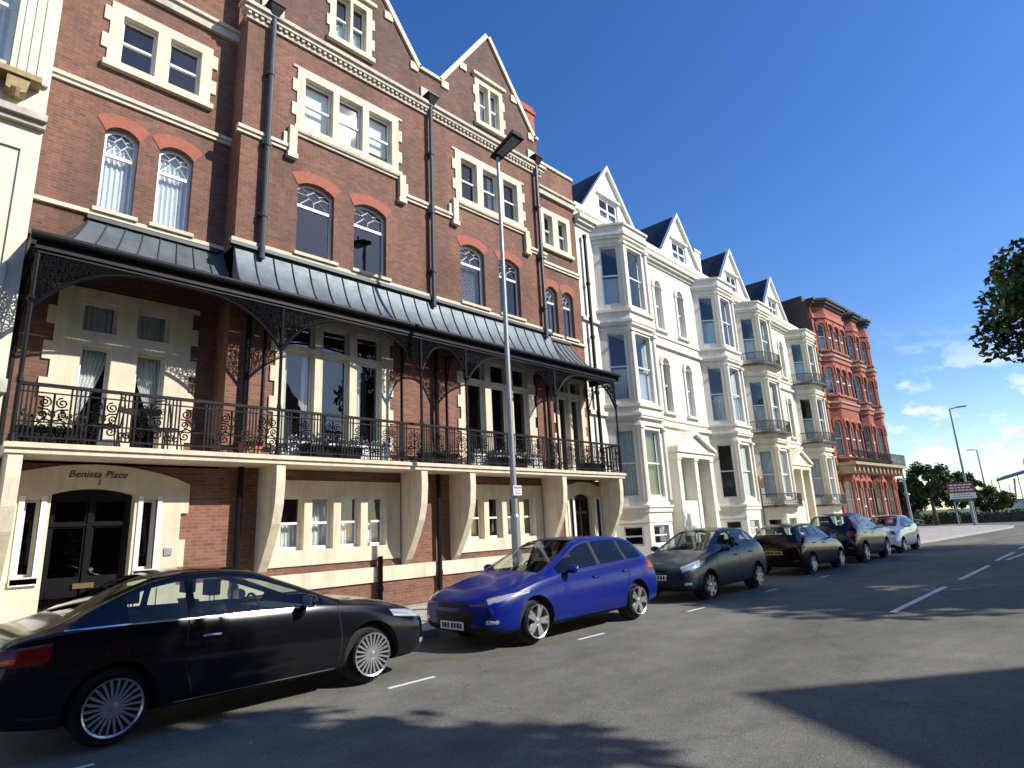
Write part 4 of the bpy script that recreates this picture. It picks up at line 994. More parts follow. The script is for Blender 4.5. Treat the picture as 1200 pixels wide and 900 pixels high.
    for ax in sp['axles']:
        for s in (-1, 1):
            ya, yb_ = s * (W - .30), s * (W + .2); vs = []
            for i in range(N):
                a = 2 * math.pi * i / N; vs += [(ax + ar * math.cos(a), ya, r_w + ar * math.sin(a)), (ax + ar * math.cos(a), yb_, r_w + ar * math.sin(a))]
            cut.add(vs, [(2 * i, 2 * ((i + 1) % N), 2 * ((i + 1) % N) + 1, 2 * i + 1) for i in range(N)] + [tuple(2 * i for i in range(N)), tuple(2 * i + 1 for i in reversed(range(N)))])
    cm = bpy.data.meshes.new('c'); cm.from_pydata(cut.v, [], cut.f)
    for q in range(7): cm.materials.append(M['rubber'])
    cm.polygons.foreach_set('material_index', [4] * len(cm.polygons))
    bm = bmesh.new(); bm.from_mesh(cm); bmesh.ops.recalc_face_normals(bm, faces=bm.faces); bm.to_mesh(cm); bm.free()
    oc = bpy.data.objects.new('c', cm); COL.objects.link(oc); ob = bpy.data.objects.new('b', m1); COL.objects.link(ob)
    md = ob.modifiers.new('b', 'BOOLEAN'); md.operation = 'DIFFERENCE'; md.object = oc; md.solver = 'EXACT'
    dg = bpy.context.evaluated_depsgraph_get(); m2 = bpy.data.meshes.new_from_object(ob.evaluated_get(dg)); bpy.data.objects.remove(ob); bpy.data.objects.remove(oc)
    def pick(cond, nm, mt, off=0, flip=False, parent=root):
        idx = {}; v = []; f = []
        for p in m2.polygons:
            if not cond(p): continue
            q = []
            for vi in p.vertices:
                if vi not in idx: idx[vi] = len(v); v.append(m2.vertices[vi].co + m2.vertices[vi].normal * off)
                q.append(idx[vi])
            f.append(tuple(q))
        if not f: return None
        me = bpy.data.meshes.new(nm); me.from_pydata(v, [], f); me.materials.append(M[mt]); 
        me.polygons.foreach_set('use_smooth', [True] * len(f)); oo = bpy.data.objects.new(nm, me); COL.objects.link(oo); oo.parent = parent
        try: me.set_sharp_from_angle(angle=R(38))
        except Exception: pass
        return oo
    body = pick(lambda p: p.material_index == 0, 'body', sp['paint'])
    pick(lambda p: p.material_index == 4, 'underbody', 'well')
    for s in (-1, 1):
        for a, b in pil: pick(lambda p: p.material_index == 5 and p.center.y * s > 0 and a - .12 < p.center.x < b + .12, 'pillar_trim', 'blackplastic')
    gl = sp.get('glass', 'carglass')
    for s in (-1, 1):
        pick(lambda p: p.material_index == 1 and p.center.y * s > 0, 'side_window', gl); pick(lambda p: p.material_index == 6 and p.center.y * s > 0, 'side_window', 'privacy')
    pick(lambda p: p.material_index == 2, 'windscreen', gl); pick(lambda p: p.material_index == 3, 'rear_window', gl if sp.get('privacy', 99) > 50 else 'privacy')
    pick(lambda p: p.material_index == 0 and p.center.z > sp['zbelt'] + .03 and wsA < p.center.x < rsB, 'cabin_lining', 'seat', off=-.02)
    def cast(p, d):
        p = Vector(p); d = Vector(d).normalized(); h = bvh.ray_cast(p - d * 3, d); return (h[0], h[1]) if h[0] else (None, None)
    def patch(nm, mt, corners, d, n=6, off=.006, parent=root, mirror=True):
        """corners: four 3d points near the body, cast along d on to the body"""
        for s in ((1, -1) if mirror else (1,)):
            m = MB(); vs = []; ok = True; c = [Vector((a, b * s, z)) for a, b, z in corners]; dd = Vector((d[0], d[1] * s, d[2]))
            for i in range(n + 1):
                for j in range(n + 1):
                    u, v = i / n, j / n; p = (c[0] * (1 - u) + c[1] * u) * (1 - v) + (c[3] * (1 - u) + c[2] * u) * v; h, nn = cast(p, dd)
                    if h is None: ok = False; break
                    if nn.dot(dd) > 0: nn = -nn
                    e = off if 0 < i < n and 0 < j < n else -.004
                    if n == 1: e = off
                    vs.append(h + nn * e)
                if not ok: break
            if not ok: continue
            m.add(vs, [(i * (n + 1) + j, (i + 1) * (n + 1) + j, (i + 1) * (n + 1) + j + 1, i * (n + 1) + j + 1) for i in range(n) for j in range(n)])
            m.build(nm, mt, parent, smooth=True)
    def line(nm, mt, pts, wd=.006, d=(0, -1, 0), parent=root, off=.0022, mirror=True, th=0):
        for s in ((1, -1) if mirror else (1,)):
            dd = Vector((d[0], d[1] * s, d[2])); L_ = []
            P = []
            for (a, b) in zip(pts, pts[1:]):
                a = Vector(a); b = Vector(b); q = max(1, int((b - a).length / .05)); P += [a + (b - a) * i / q for i in range(q)]
            P.append(Vector(pts[-1])); hits = []
            for p in P:
                h, nn = cast((p[0], p[1] * s, p[2]), dd)
                if h is not None:
                    if nn.dot(dd) > 0: nn = -nn
                    hits.append((h, nn))
            if len(hits) < 2: continue
            m = MB(); vs = []
            for i, (h, nn) in enumerate(hits):
                t = (hits[min(i + 1, len(hits) - 1)][0] - hits[max(i - 1, 0)][0]).normalized(); sd = t.cross(nn).normalized(); vs += [h + nn * off + sd * wd / 2, h + nn * (off + th) , h + nn * off - sd * wd / 2]
            m.add(vs, [(3 * i, 3 * i + 1, 3 * i + 4, 3 * i + 3) for i in range(len(hits) - 1)] + [(3 * i + 1, 3 * i + 2, 3 * i + 5, 3 * i + 4) for i in range(len(hits) - 1)])
            m.build(nm, mt, parent)
    for a in sp['axles']:
        for s in (-1, 1): wheel(root, a, s * (W - .11 - .0), s, r_w, sp['spokes'], sp['style'])
    sp['detail'](patch, line, root, cast, W)
    # cabin
    x0 = sp['seatx']
    m = MB(); m.box(wsA + .25, rsB - .3, -W * .8, W * .8, .32, .5); m.box(wsA + .25, wsA + .6, -W * .78, W * .78, .5, sp['zbelt'] - .04); m.box(rsA + .1, rsB - .15, -W * .75, W * .75, .4, sp['zbelt'] - .1); m.build('cabin_floor', 'seat', root)
    for xx in x0:
        for s in (-1, 1):
            m = MB(); m.add([(xx, s * .37 - .24, .5), (xx, s * .37 + .24, .5), (xx + .26, s * .37 + .2, 1.06), (xx + .26, s * .37 - .2, 1.06), (xx + .14, s * .37 - .24, .45), (xx + .14, s * .37 + .24, .45), (xx + .36, s * .37 + .2, 1.06), (xx + .36, s * .37 - .2, 1.06)],
                [(0, 1, 2, 3), (4, 7, 6, 5), (0, 3, 7, 4), (1, 5, 6, 2), (3, 2, 6, 7)])
            m.box(xx - .35, xx + .05, s * .37 - .24, s * .37 + .24, .45, .6); st = m.build('seat', 'seat', root)
            m = MB(); hz = 1.13; m.box(xx + .27, xx + .37, s * .37 - .12, s * .37 + .12, hz, hz + .16); m.tube([(xx + .31, s * .37 - .06, 1.04), (xx + .31, s * .37 - .06, hz + .02)], .008, 4); m.tube([(xx + .31, s * .37 + .06, 1.04), (xx + .31, s * .37 + .06, hz + .02)], .008, 4)
            hr = m.build('head_restraint', 'seat', st); mo = hr.modifiers.new('b', 'BEVEL'); mo.width = .03; mo.segments = 2
    m = MB(); cx, cz = wsA + .85, .93; N = 20; s = 1 if sp.get('rhd', 1) else -1
    m.tube([(cx + .05 * math.sin(2 * math.pi * i / N), s * .37 + .18 * math.cos(2 * math.pi * i / N), cz + .17 * math.sin(2 * math.pi * i / N)) for i in range(N + 1)], .014, 5); m.tube([(cx, s * .37 - .16, cz), (cx, s * .37 + .16, cz)], .015, 5); m.build('steering_wheel', 'seat', root)
    # mirrors
    mx_, my_, mz_ = sp['mirror']
    for s in (-1, 1):
        m = MB(); vs = []; n1, n2 = 8, 12
        for i in range(n1 + 1):
            for j in range(n2):
                a = math.pi * i / n1; b = 2 * math.pi * j / n2; xx = -.085 * math.sin(a) * math.cos(b); xx = xx if xx < 0 else xx * .35
                vs.append((mx_ + xx, s * (my_ + .12) + .115 * math.cos(a), mz_ + .07 * math.sin(a) * math.sin(b) + .04))
        m.add(vs, [(i * n2 + j, (i + 1) * n2 + j, (i + 1) * n2 + (j + 1) % n2, i * n2 + (j + 1) % n2) for i in range(n1) for j in range(n2)])
        o = m.build('wing_mirror', sp.get('mirrorpaint', sp['paint']), root, smooth=True)
        m = MB(); m.box(mx_ + .012, mx_ + .034, s * (my_ + .12) - .09, s * (my_ + .12) + .09, mz_ - .01, mz_ + .09); m.build('mirror_glass', 'trim', o)
        m = MB(); m.tube([(mx_ - .02, s * (my_ - .02), mz_ - .02), (mx_, s * (my_ + .08), mz_ + .01)], .025, 6); m.build('mirror_arm', 'blackplastic', o)
    return root
def base_detail(sp, front, rear, doors, handles, plate_f=.42, plate_r=.75, grille=True, hl='lampglass', tl=None):
    def fn(patch, line, root, cast, W):
        L = sp['L']; zb = sp['zbelt']
        for pts in doors: line('panel_gap', 'seam', [(x, W + .5, z) for x, z in pts], .009)
        for (x, z) in handles:
            for s in (-1, 1):
                h, n_ = cast((x, s * (W + .5), z), (0, -s, 0))
                if h is None: continue
                m = MB(); m.tube([(x - .09, h.y + s * .005, z), (x - .07, h.y + s * .03, z), (x + .07, h.y + s * .03, z), (x + .09, h.y + s * .005, z)], [.009, .014, .014, .009], 6); m.build('door_handle', sp.get('handle', sp['paint']), root, smooth=True)
        front(patch, line, root, cast, W); rear(patch, line, root, cast, W)
    return fn
def plate(root, x, z, face, mt, yawn=0):
    m = MB(); m.box(min(x, x + face * .012), max(x, x + face * .012), -.26, .26, z - .055, z + .055); p = m.build('number_plate', mt, root)
    m = MB(); xx = x - .0165 if face < 0 else x + .012
    for k, yy in enumerate((-.22, -.16, -.09, -.03, .06, .12, .18)): m.box(xx, xx + .004, yy, yy + .035 + .008 * (k % 2), z - .035, z + .035)
    m.build('plate_print', 'seam', p)

# ---------- blue hatchback
def mkfront(hlq, grq, intq, pl, fog=None, bonnet=None, hl='lampglass', grmat='blackplastic', gtrim=False):
    def f(patch, line, root, cast, W):
        patch('headlight', hl, hlq, (1, -.65, 0), n=6, off=.008)
        patch('grille', grmat, grq, (1, 0, 0), n=8, off=.014, mirror=False)
        if intq: patch('lower_grille', grmat, intq, (1, 0, 0), n=8, off=.014, mirror=False)
        if fog: patch('fog_lamp', 'lampglass', fog, (1, -.4, 0), n=4, off=.006)
        if bonnet: line('panel_gap', 'seam', bonnet, .008, (0, 0, -1), mirror=True)
        h, n_ = cast((0, 0, pl), (1, 0, 0)); plate(root, h.x - .022, pl, -1, 'plate_w')
        if gtrim: line('grille_trim', 'trim', gtrim, .02, (1, 0, 0), off=.008, mirror=False)
    return f
def mkrear(tlq, pl, ambq=None, extra=None, hatch=None, pm='plate_y'):
    def f(patch, line, root, cast, W):
        patch('tail_light', 'redlens', tlq, (-1, -.65, 0), n=6, off=.008)
        if ambq: patch('tail_light', 'amber', ambq, (-1, -.65, 0), n=4, off=.012)
        h, n_ = cast((9, 0, pl), (-1, 0, 0)); plate(root, h.x + .002, pl, 1, pm)
        if hatch: line('panel_gap', 'seam', hatch, .009, (-1, 0, 0), mirror=True)
        if extra: extra(patch, line, root, cast, W)
    return f
def hatch_spec(L, W, H, wr, axles, paint, hood=.78, cowl=.98, zbelt=.93, tailz=1.0, **kw):
    sc_ = L / 4.36; q = lambda *a: tuple(v * sc_ for v in a[:1]) + tuple(a[1:])
    xs = [v * sc_ for v in (0, .04, .14, .34, .62, .95, 1.22, 1.45, 1.75, 2.02, 2.22, 2.50, 2.56, 3.0, 3.28, 3.34, 3.62, 3.84, 4.0, 4.14, 4.26, 4.34, 4.36)]
    sp = dict(L=L, W=W, xs=xs, wr=wr, arch=wr * 1.13, axles=axles, paint=paint, zbelt=zbelt,
        bottom=[q(0, .30), q(.05, .22), q(.2, .19), q(3.9, .20), q(4.3, .26), q(4.36, .36)],
        belt=[q(0, .58), q(.04, .63), q(.14, .68), q(.34, .74), q(.62, hood + .02), q(.95, zbelt - .06), q(1.45, zbelt), q(2.5, zbelt + .03), q(3.3, zbelt + .07), q(3.9, zbelt + .10), q(4.2, tailz - .06), q(4.34, .80), q(4.36, .68)],
        top=[q(0, .60, .62), q(.04, .66, .68), q(.14, .70, .73), q(.34, .77, .81), q(.62, hood + .05, hood + .09), q(.95, cowl - .08, cowl - .02), q(1.22, cowl - .03, cowl + .02), q(2.22, H - .085, H - .035), q(2.6, H - .035, H), q(3.0, H - .03, H), q(3.6, H - .075, H - .03), q(3.84, H - .13, H - .085), q(4.14, tailz + .10, tailz + .14), q(4.26, tailz - .02, tailz + .0), q(4.34, .84, .86), q(4.36, .72, .74)],
        width=[q(0, .80), q(.04, .86), q(.14, .92), q(.34, .965), q(.62, .99), q(1.2, 1.0), q(3.4, 1.0), q(3.9, .985), q(4.26, .95), q(4.36, .88)],
        topw=[q(0, .66), q(.14, .74), q(.62, .78), q(1.22, .80), q(1.45, .79), q(2.02, .68), q(2.22, .645), q(3.0, .64), q(3.84, .62), q(4.14, .72), q(4.26, .80), q(4.36, .76)],
        screen=(1.22 * sc_, 2.22 * sc_), rear=(3.84 * sc_, 4.14 * sc_), side=(1.45 * sc_, 3.84 * sc_), pillars=[(2.50 * sc_, 2.56 * sc_), (3.28 * sc_, 3.34 * sc_)], blackpillar=True,
        seatx=[2.2 * sc_, 3.05 * sc_], mirror=(1.66 * sc_, W / 2 * .93, zbelt + .03), spokes=5, style='twin', sub=2)
    sp.update(kw); return sp, sc_
sp, k_ = hatch_spec(4.36, 1.82, 1.48, .325, (.88, 3.53), 'p_blue', privacy=2.53, handle='p_blue', trimline=True)
A = 1.82 / 2
def bl_extra(patch, line, root, cast, W):
    line('window_trim', 'trim', [(1.5, W + .5, .925), (2.5, W + .5, .955), (3.3, W + .5, 1.0), (3.8, W + .5, 1.035)], .018, off=.004)
    line('sill_trim', 'blackplastic', [(1.3, W + .5, .24), (3.1, W + .5, .24)], .05, off=.006)
sp['detail'] = base_detail(sp, mkfront([(.16, .55, .60), (.75, .92, .74), (.78, .92, .80), (.14, .52, .70)], [(-.1, .50, .52), (-.1, -.50, .52), (-.1, -.36, .27), (-.1, .36, .27)], [(-.1, .34, .64), (-.1, -.34, .64), (-.1, -.42, .57), (-.1, .42, .57)], .33,
    fog=[(.1, .60, .36), (.3, .80, .36), (.3, .80, .43), (.1, .60, .43)], bonnet=[(.35, .62, 2), (.9, .73, 2), (1.2, .74, 2)]),
    mkrear([(4.3, .62, .78), (3.95, .92, .82), (3.95, .92, 1.0), (4.3, .62, .96)], .72, extra=bl_extra, hatch=[(5, .6, .55), (5, .6, .95)]),
    [[(1.33, .86), (1.3, .55), (1.36, .25)], [(2.52, 1.38), (2.53, .94), (2.56, .3)], [(3.35, 1.36), (3.42, 1.0), (3.2, .62), (3.1, .3)], [(1.36, .25), (3.1, .26)]], [(2.34, .83), (3.2, .86)])
car('parked_hatchback', 'bright blue hatchback with alloy wheels, parked in front of the street lamp', 'car', (6.02, 7.33, 0), 0, sp)
# ---------- grey small hatchback
sp, k_ = hatch_spec(3.95, 1.70, 1.46, .30, (.80, 3.22), 'p_grey', spokes=7, style='wide', cowl=.99, zbelt=.95, blackpillar=True)
sp['detail'] = base_detail(sp, mkfront([(.12, .50, .58), (.5, .82, .70), (.52, .82, .84), (.10, .48, .70)], [(-.1, .36, .40), (-.1, -.36, .40), (-.1, -.36, .28), (-.1, .36, .28)], [(-.1, .26, .66), (-.1, -.26, .66), (-.1, -.26, .60), (-.1, .26, .60)], .50,
    fog=[(.1, .58, .34), (.25, .74, .34), (.25, .74, .41), (.1, .58, .41)], bonnet=[(.3, .55, 2), (.8, .66, 2), (1.1, .68, 2)]),
    mkrear([(3.9, .56, .8), (3.6, .85, .82), (3.6, .85, 1.1), (3.85, .56, 1.1)], .75),
    [[(1.2, .9), (1.17, .55), (1.25, .25)], [(2.27, 1.36), (2.3, .95), (2.3, .3)], [(3.0, 1.36), (3.1, 1.0), (2.95, .6), (2.85, .3)]], [(2.12, .85), (2.92, .88)])
car('parked_hatchback', 'small dark grey hatchback parked nose to tail behind the bright blue hatchback', 'car', (11.72, 7.42, 0), 0, sp)
# ---------- black small hatchback seen from behind
sp, k_ = hatch_spec(3.95, 1.68, 1.43, .30, (.80, 3.24), 'p_black2', spokes=6, style='wide', cowl=.97, zbelt=.93)
sp['detail'] = base_detail(sp, mkfront([(.12, .50, .58), (.5, .82, .70), (.52, .82, .80), (.10, .48, .68)], [(-.1, .36, .40), (-.1, -.36, .40), (-.1, -.36, .28), (-.1, .36, .28)], None, .50),
    mkrear([(3.95, .56, .74), (3.6, .84, .74), (3.6, .84, .92), (3.95, .56, .90)], .62, hatch=[(5, .55, .5), (5, .55, .9)], extra=lambda patch, line, root, cast, W: patch('rear_reflector', 'redlens', [(5, .45, .36), (5, .74, .36), (5, .74, .42), (5, .45, .42)], (-1, 0, 0), n=3, off=.008)),
    [[(1.2, .9), (1.17, .55), (1.25, .25)], [(2.27, 1.33), (2.3, .95), (2.3, .3)], [(3.0, 1.36), (3.1, 1.0), (2.95, .6), (2.85, .3)]], [(2.12, .83), (2.92, .86)])
car('parked_hatchback', 'low black hatchback with red rear lamps, parked next after the small grey one', 'car', (22.1, 7.5, 0), math.pi, sp)
# ---------- dark SUV seen from behind
sp, k_ = hatch_spec(4.35, 1.84, 1.66, .35, (.86, 3.5), 'p_navy', spokes=5, style='wide', hood=.95, cowl=1.14, zbelt=1.07, tailz=1.12)
sp['detail'] = base_detail(sp, mkfront([(.12, .55, .70), (.5, .90, .80), (.52, .90, .93), (.10, .52, .82)], [(-.1, .36, .40), (-.1, -.36, .40), (-.1, -.36, .28), (-.1, .36, .28)], None, .55),
    mkrear([(4.35, .62, .86), (3.95, .92, .88), (3.95, .92, 1.08), (4.35, .62, 1.06)], .80, hatch=[(5, .6, .55), (5, .6, 1.0)], extra=lambda patch, line, root, cast, W: (patch('rear_reflector', 'redlens', [(5, .5, .46), (5, .80, .46), (5, .80, .53), (5, .5, .53)], (-1, 0, 0), n=3, off=.008), line('window_trim', 'trim', [(1.5, W + .5, 1.08), (3.3, W + .5, 1.15)], .015, off=.004))),
    [[(1.33, .95), (1.3, .55), (1.36, .25)], [(2.52, 1.55), (2.53, 1.05), (2.56, .3)], [(3.35, 1.5), (3.42, 1.1), (3.2, .62), (3.1, .3)]], [(2.34, .95), (3.2, .98)])
car('parked_suv', 'tall dark navy car parked in the shade just before the white car', 'car', (27.0, 7.45, 0), math.pi, sp)
# ---------- white small car facing us
sp, k_ = hatch_spec(3.8, 1.70, 1.48, .30, (.72, 3.14), 'p_white', spokes=5, style='wide', hood=.88, cowl=1.03, zbelt=.97, blackpillar=True, beltw=.95)
def wh_front(patch, line, root, cast, W):
    for s in (1, -1):
        h, n_ = cast((0, s * .58, .74), (1, 0, 0)); m = MB(); m.tube([(h.x + .05, s * .58, .74), (h.x - .01, s * .58, .745), (h.x - .02, s * .58, .745)], [.125, .12, .10], 16); m.build('headlight', 'lampdark', root, smooth=True)
    patch('grille', 'blackplastic', [(-.1, .36, .62), (-.1, -.36, .62), (-.1, -.42, .48), (-.1, .42, .48)], (1, 0, 0), n=4, mirror=False); patch('lower_grille', 'blackplastic', [(-.1, .5, .38), (-.1, -.5, .38), (-.1, -.5, .29), (-.1, .5, .29)], (1, 0, 0), n=4, mirror=False)
    h, n_ = cast((0, 0, .44), (1, 0, 0)); plate(root, h.x - .012, .44, -1, 'plate_w')
sp['detail'] = base_detail(sp, wh_front, mkrear([(3.8, .60, .74), (3.5, .84, .74), (3.5, .84, .95), (3.8, .60, .95)], .62), [[(1.2, .9), (1.17, .55), (1.25, .25)], [(2.3, 1.36), (2.35, .95), (2.3, .3)]], [(2.1, .85)])
car('parked_compact', 'white compact car with dark round headlamps, last of the row beyond the navy car', 'car', (28.1, 7.45, 0), 0, sp)
sp, k_ = hatch_spec(4.3, 1.78, 1.6, .31, (.85, 3.4), 'p_silver', spokes=5, style='wide', sub=1)
sp['detail'] = base_detail(sp, mkfront([(.12, .55, .60), (.5, .88, .70), (.52, .88, .80), (.10, .52, .70)], [(-.1, .36, .40), (-.1, -.36, .40), (-.1, -.36, .28), (-.1, .36, .28)], None, .5), mkrear([(4.3, .62, .86), (3.95, .9, .88), (3.95, .9, 1.05), (4.3, .62, 1.03)], .8), [], [])
0 and car('parked_estate', 'distant silver grey car standing beyond the white compact car', 'car', (42.6, 10.4, .12), R(-4), sp)
# ---------- black coupe convertible in the foreground
xs = (0, .04, .14, .34, .62, .95, 1.25, 1.52, 1.72, 2.0, 2.22, 2.5, 2.86, 2.92, 3.2, 3.42, 3.62, 3.86, 4.05, 4.2, 4.32, 4.39, 4.41)
H = 1.44
sp = dict(L=4.41, W=1.80, xs=list(xs), wr=.325, arch=.365, axles=(.92, 3.50), paint='p_black', zbelt=.95,
    bottom=[(0, .30), (.05, .22), (.2, .18), (3.9, .19), (4.35, .27), (4.41, .4)],
    belt=[(0, .58), (.04, .63), (.14, .68), (.34, .75), (.62, .82), (.95, .88), (1.52, .93), (2.5, .955), (3.4, .985), (3.9, .985), (4.2, .955), (4.32, .90), (4.39, .80), (4.41, .68)],
    top=[(0, .60, .62), (.04, .66, .68), (.14, .71, .74), (.34, .79, .82), (.62, .86, .90), (.95, .91, .95), (1.25, .93, .99), (2.22, 1.325, 1.38), (2.5, 1.375, 1.42), (2.9, 1.37, 1.425), (3.2, 1.325, 1.385), (3.42, 1.25, 1.31), (3.86, 1.055, 1.09), (4.05, 1.005, 1.03), (4.2, .985, 1.005), (4.32, .95, .965), (4.39, .84, .855), (4.41, .72, .73)],
    width=[(0, .80), (.04, .86), (.14, .92), (.34, .965), (.62, .99), (1.2, 1.0), (3.5, 1.0), (3.95, .98), (4.26, .94), (4.41, .87)],
    topw=[(0, .66), (.14, .74), (.62, .80), (1.25, .81), (1.52, .79), (2.0, .69), (2.22, .65), (2.9, .64), (3.42, .66), (3.86, .76), (4.05, .82), (4.41, .76)],
    screen=(1.25, 2.22), rear=(3.2, 3.86), side=(1.52, 3.42), pillars=[(2.86, 2.92)], blackpillar=True, seatx=[2.25, 3.0], mirror=(1.76, .84, .965), spokes=22, style='multi', sub=2, handle='trim')
def co_extra(patch, line, root, cast, W):
    line('window_trim', 'trim', [(1.62, W + .5, .935), (2.5, W + .5, .955), (3.0, W + .5, .968), (3.5, W + .5, .985), (3.9, W + .5, .99)], .014, off=.004)
    line('sill_trim', 'trim', [(1.38, W + .5, .255), (3.02, W + .5, .26)], .012, off=.006)
    line('roof_joint', 'seam', [(2.75, .55, 2), (2.75, 0, 2)], .01, (0, 0, -1))
sp['detail'] = base_detail(sp, mkfront([(.14, .52, .58), (.62, .90, .70), (.66, .90, .80), (.12, .50, .70)], [(-.1, .40, .60), (-.1, -.40, .60), (-.1, -.46, .30), (-.1, .46, .30)], None, .45,
    fog=[(.1, .62, .32), (.28, .80, .32), (.28, .80, .40), (.1, .62, .40)], bonnet=[(.35, .60, 2), (.9, .74, 2), (1.2, .75, 2)]),
    mkrear([(4.41, .50, .74), (3.98, .90, .74), (4.0, .90, .92), (4.38, .50, .90)], .58, ambq=[(4.38, .56, .77), (4.12, .86, .77), (4.12, .86, .83), (4.38, .56, .83)], extra=co_extra),
    [[(1.36, .9), (1.32, .55), (1.36, .26)], [(2.9, 1.33), (2.92, .97), (2.96, .62), (2.86, .3)], [(1.36, .26), (2.86, .27)], [(3.55, .98), (3.95, .985)]], [(2.72, .80)])
car('parked_coupe', 'glossy black two-door coupe with many-spoked alloy wheels, nearest car at the lower left', 'car', (5.07, 7.40, 0), math.pi, sp)
OFF[:] = [0, 0, 0]
# ================================================================== ground
def sheet(name, poly, z, m, holes=()):
    b = MB(); b.T = lambda x, d, y, z=z: (x, y, z - d * 0)
    cu = MB(); cu.slab(poly, holes, 0, .0001)
    me = MB(); tmp = cu; n = len(tmp.v); 
    o = MB()
    o.v = [(x, zz, z) for (x, y, zz) in tmp.v]; o.f = tmp.f
    # keep the upper side only
    return o, tmp
def flat(name, poly, z, material, kind='structure', th=.0):
    m = MB(); n = len(poly)
    if th: m.vprism(poly, z - th, z)
    else: m.add([(x, y, z) for x, y in poly], [tuple(range(n))])
    o = m.build(name, material); 
    if kind: o['kind'] = kind
    return o
def asphalt():
    m = bpy.data.materials.new('asphalt'); m.use_nodes = True; n = m.node_tree.nodes; l = m.node_tree.links; b = n['Principled BSDF']; b.inputs['Roughness'].default_value = .9; b.inputs['Specular IOR Level'].default_value = .12
    tc = n.new('ShaderNodeTexCoord')
    def nz(s, d=5, sc=None, off=0):
        t = n.new('ShaderNodeTexNoise'); t.inputs['Scale'].default_value = s; t.inputs['Detail'].default_value = d; t.inputs['Roughness'].default_value = .65
        mp = n.new('ShaderNodeMapping'); mp.inputs['Scale'].default_value = sc or (1, 1, 1); mp.inputs['Location'].default_value = (off, 0, 0); l.new(tc.outputs['Object'], mp.inputs[0]); l.new(mp.outputs[0], t.inputs['Vector']); return t
    a = nz(90, 3); c = nz(.35, 7, (.35, 1.3, 1)); d = nz(1.7, 6, off=9); v = n.new('ShaderNodeTexVoronoi'); v.inputs['Scale'].default_value = 130; l.new(tc.outputs['Object'], v.inputs['Vector'])
    def mr(s, lo, hi, a0=.3, a1=.7):
        r = n.new('ShaderNodeMapRange'); r.inputs[1].default_value = a0; r.inputs[2].default_value = a1; r.inputs[3].default_value = lo; r.inputs[4].default_value = hi; l.new(s, r.inputs[0]); return r.outputs[0]
    def mul(x, y): q = n.new('ShaderNodeMath'); q.operation = 'MULTIPLY'; l.new(x, q.inputs[0]); l.new(y, q.inputs[1]); return q.outputs[0]
    k = mul(mul(mr(a.outputs[0], .55, 1.5), mr(c.outputs[0], .68, 1.28)), mul(mr(d.outputs[0], .82, 1.16), mr(v.outputs['Distance'], .7, 1.2, 0, .6)))
    v2 = n.new('ShaderNodeTexVoronoi'); v2.inputs['Scale'].default_value = 1.1; l.new(tc.outputs['Object'], v2.inputs['Vector']); k = mul(k, mr(v2.outputs['Distance'], 3.6, 1.0, .018, .03))
    w2 = n.new('ShaderNodeTexVoronoi'); w2.feature = 'DISTANCE_TO_EDGE'; w2.inputs['Scale'].default_value = .22; dn = n.new('ShaderNodeVectorMath'); dn.operation = 'ADD'; l.new(tc.outputs['Object'], dn.inputs[0]); sc2 = n.new('ShaderNodeVectorMath'); sc2.operation = 'SCALE'; sc2.inputs['Scale'].default_value = 1.1; l.new(d.outputs['Color'], sc2.inputs[0]); l.new(sc2.outputs[0], dn.inputs[1]); l.new(dn.outputs[0], w2.inputs['Vector']); k = mul(k, mr(w2.outputs['Distance'], .82, 1.0, .0015, .006))
    s = n.new('ShaderNodeVectorMath'); s.operation = 'SCALE'; s.inputs[0].default_value = (.145, .141, .122); l.new(k, s.inputs['Scale']); l.new(s.outputs[0], b.inputs['Base Color'])
    bp = n.new('ShaderNodeBump'); bp.inputs['Strength'].default_value = .5; bp.inputs['Distance'].default_value = .008; l.new(v.outputs['Distance'], bp.inputs['Height']); l.new(bp.outputs[0], b.inputs['Normal'])
    return m
M['asphalt'] = asphalt()
def paving():
    m = bpy.data.materials.new('paving'); m.use_nodes = True; n = m.node_tree.nodes; l = m.node_tree.links; b = n['Principled BSDF']; b.inputs['Roughness'].default_value = .85
    tc = n.new('ShaderNodeTexCoord'); bt = n.new('ShaderNodeTexBrick'); bt.inputs['Scale'].default_value = 1; bt.inputs['Brick Width'].default_value = .75; bt.inputs['Row Height'].default_value = .6; bt.inputs['Mortar Size'].default_value = .008
    bt.inputs['Color1'].default_value = (.40, .37, .31, 1); bt.inputs['Color2'].default_value = (.34, .31, .27, 1); bt.inputs['Mortar'].default_value = (.15, .14, .12, 1)
    l.new(tc.outputs['Object'], bt.inputs['Vector']); t = n.new('ShaderNodeTexNoise'); t.inputs['Scale'].default_value = 2.3; t.inputs['Detail'].default_value = 7; l.new(tc.outputs['Object'], t.inputs['Vector'])
    r = n.new('ShaderNodeMapRange'); r.inputs[3].default_value = .65; r.inputs[4].default_value = 1.35; l.new(t.outputs[0], r.inputs[0])
    v = n.new('ShaderNodeVectorMath'); v.operation = 'SCALE'; l.new(bt.outputs['Color'], v.inputs[0]); l.new(r.outputs[0], v.inputs['Scale']); l.new(v.outputs[0], b.inputs['Base Color']); return m
M['paving'] = paving()
M['soil'] = mat('far_grass', (.06, .085, .03), .9, noise=.3, nscale=.4)
flat('ground', [(-600, -600), (900, -600), (900, 900), (-600, 900)], -.03, 'soil')
road = flat('road', [(-60, -2.3), (70, -2.3), (140, -60), (170, -60), (84, 4), (78, 60), (66, 60), (66, 8.46), (-60, 8.46)], -.004, 'asphalt')
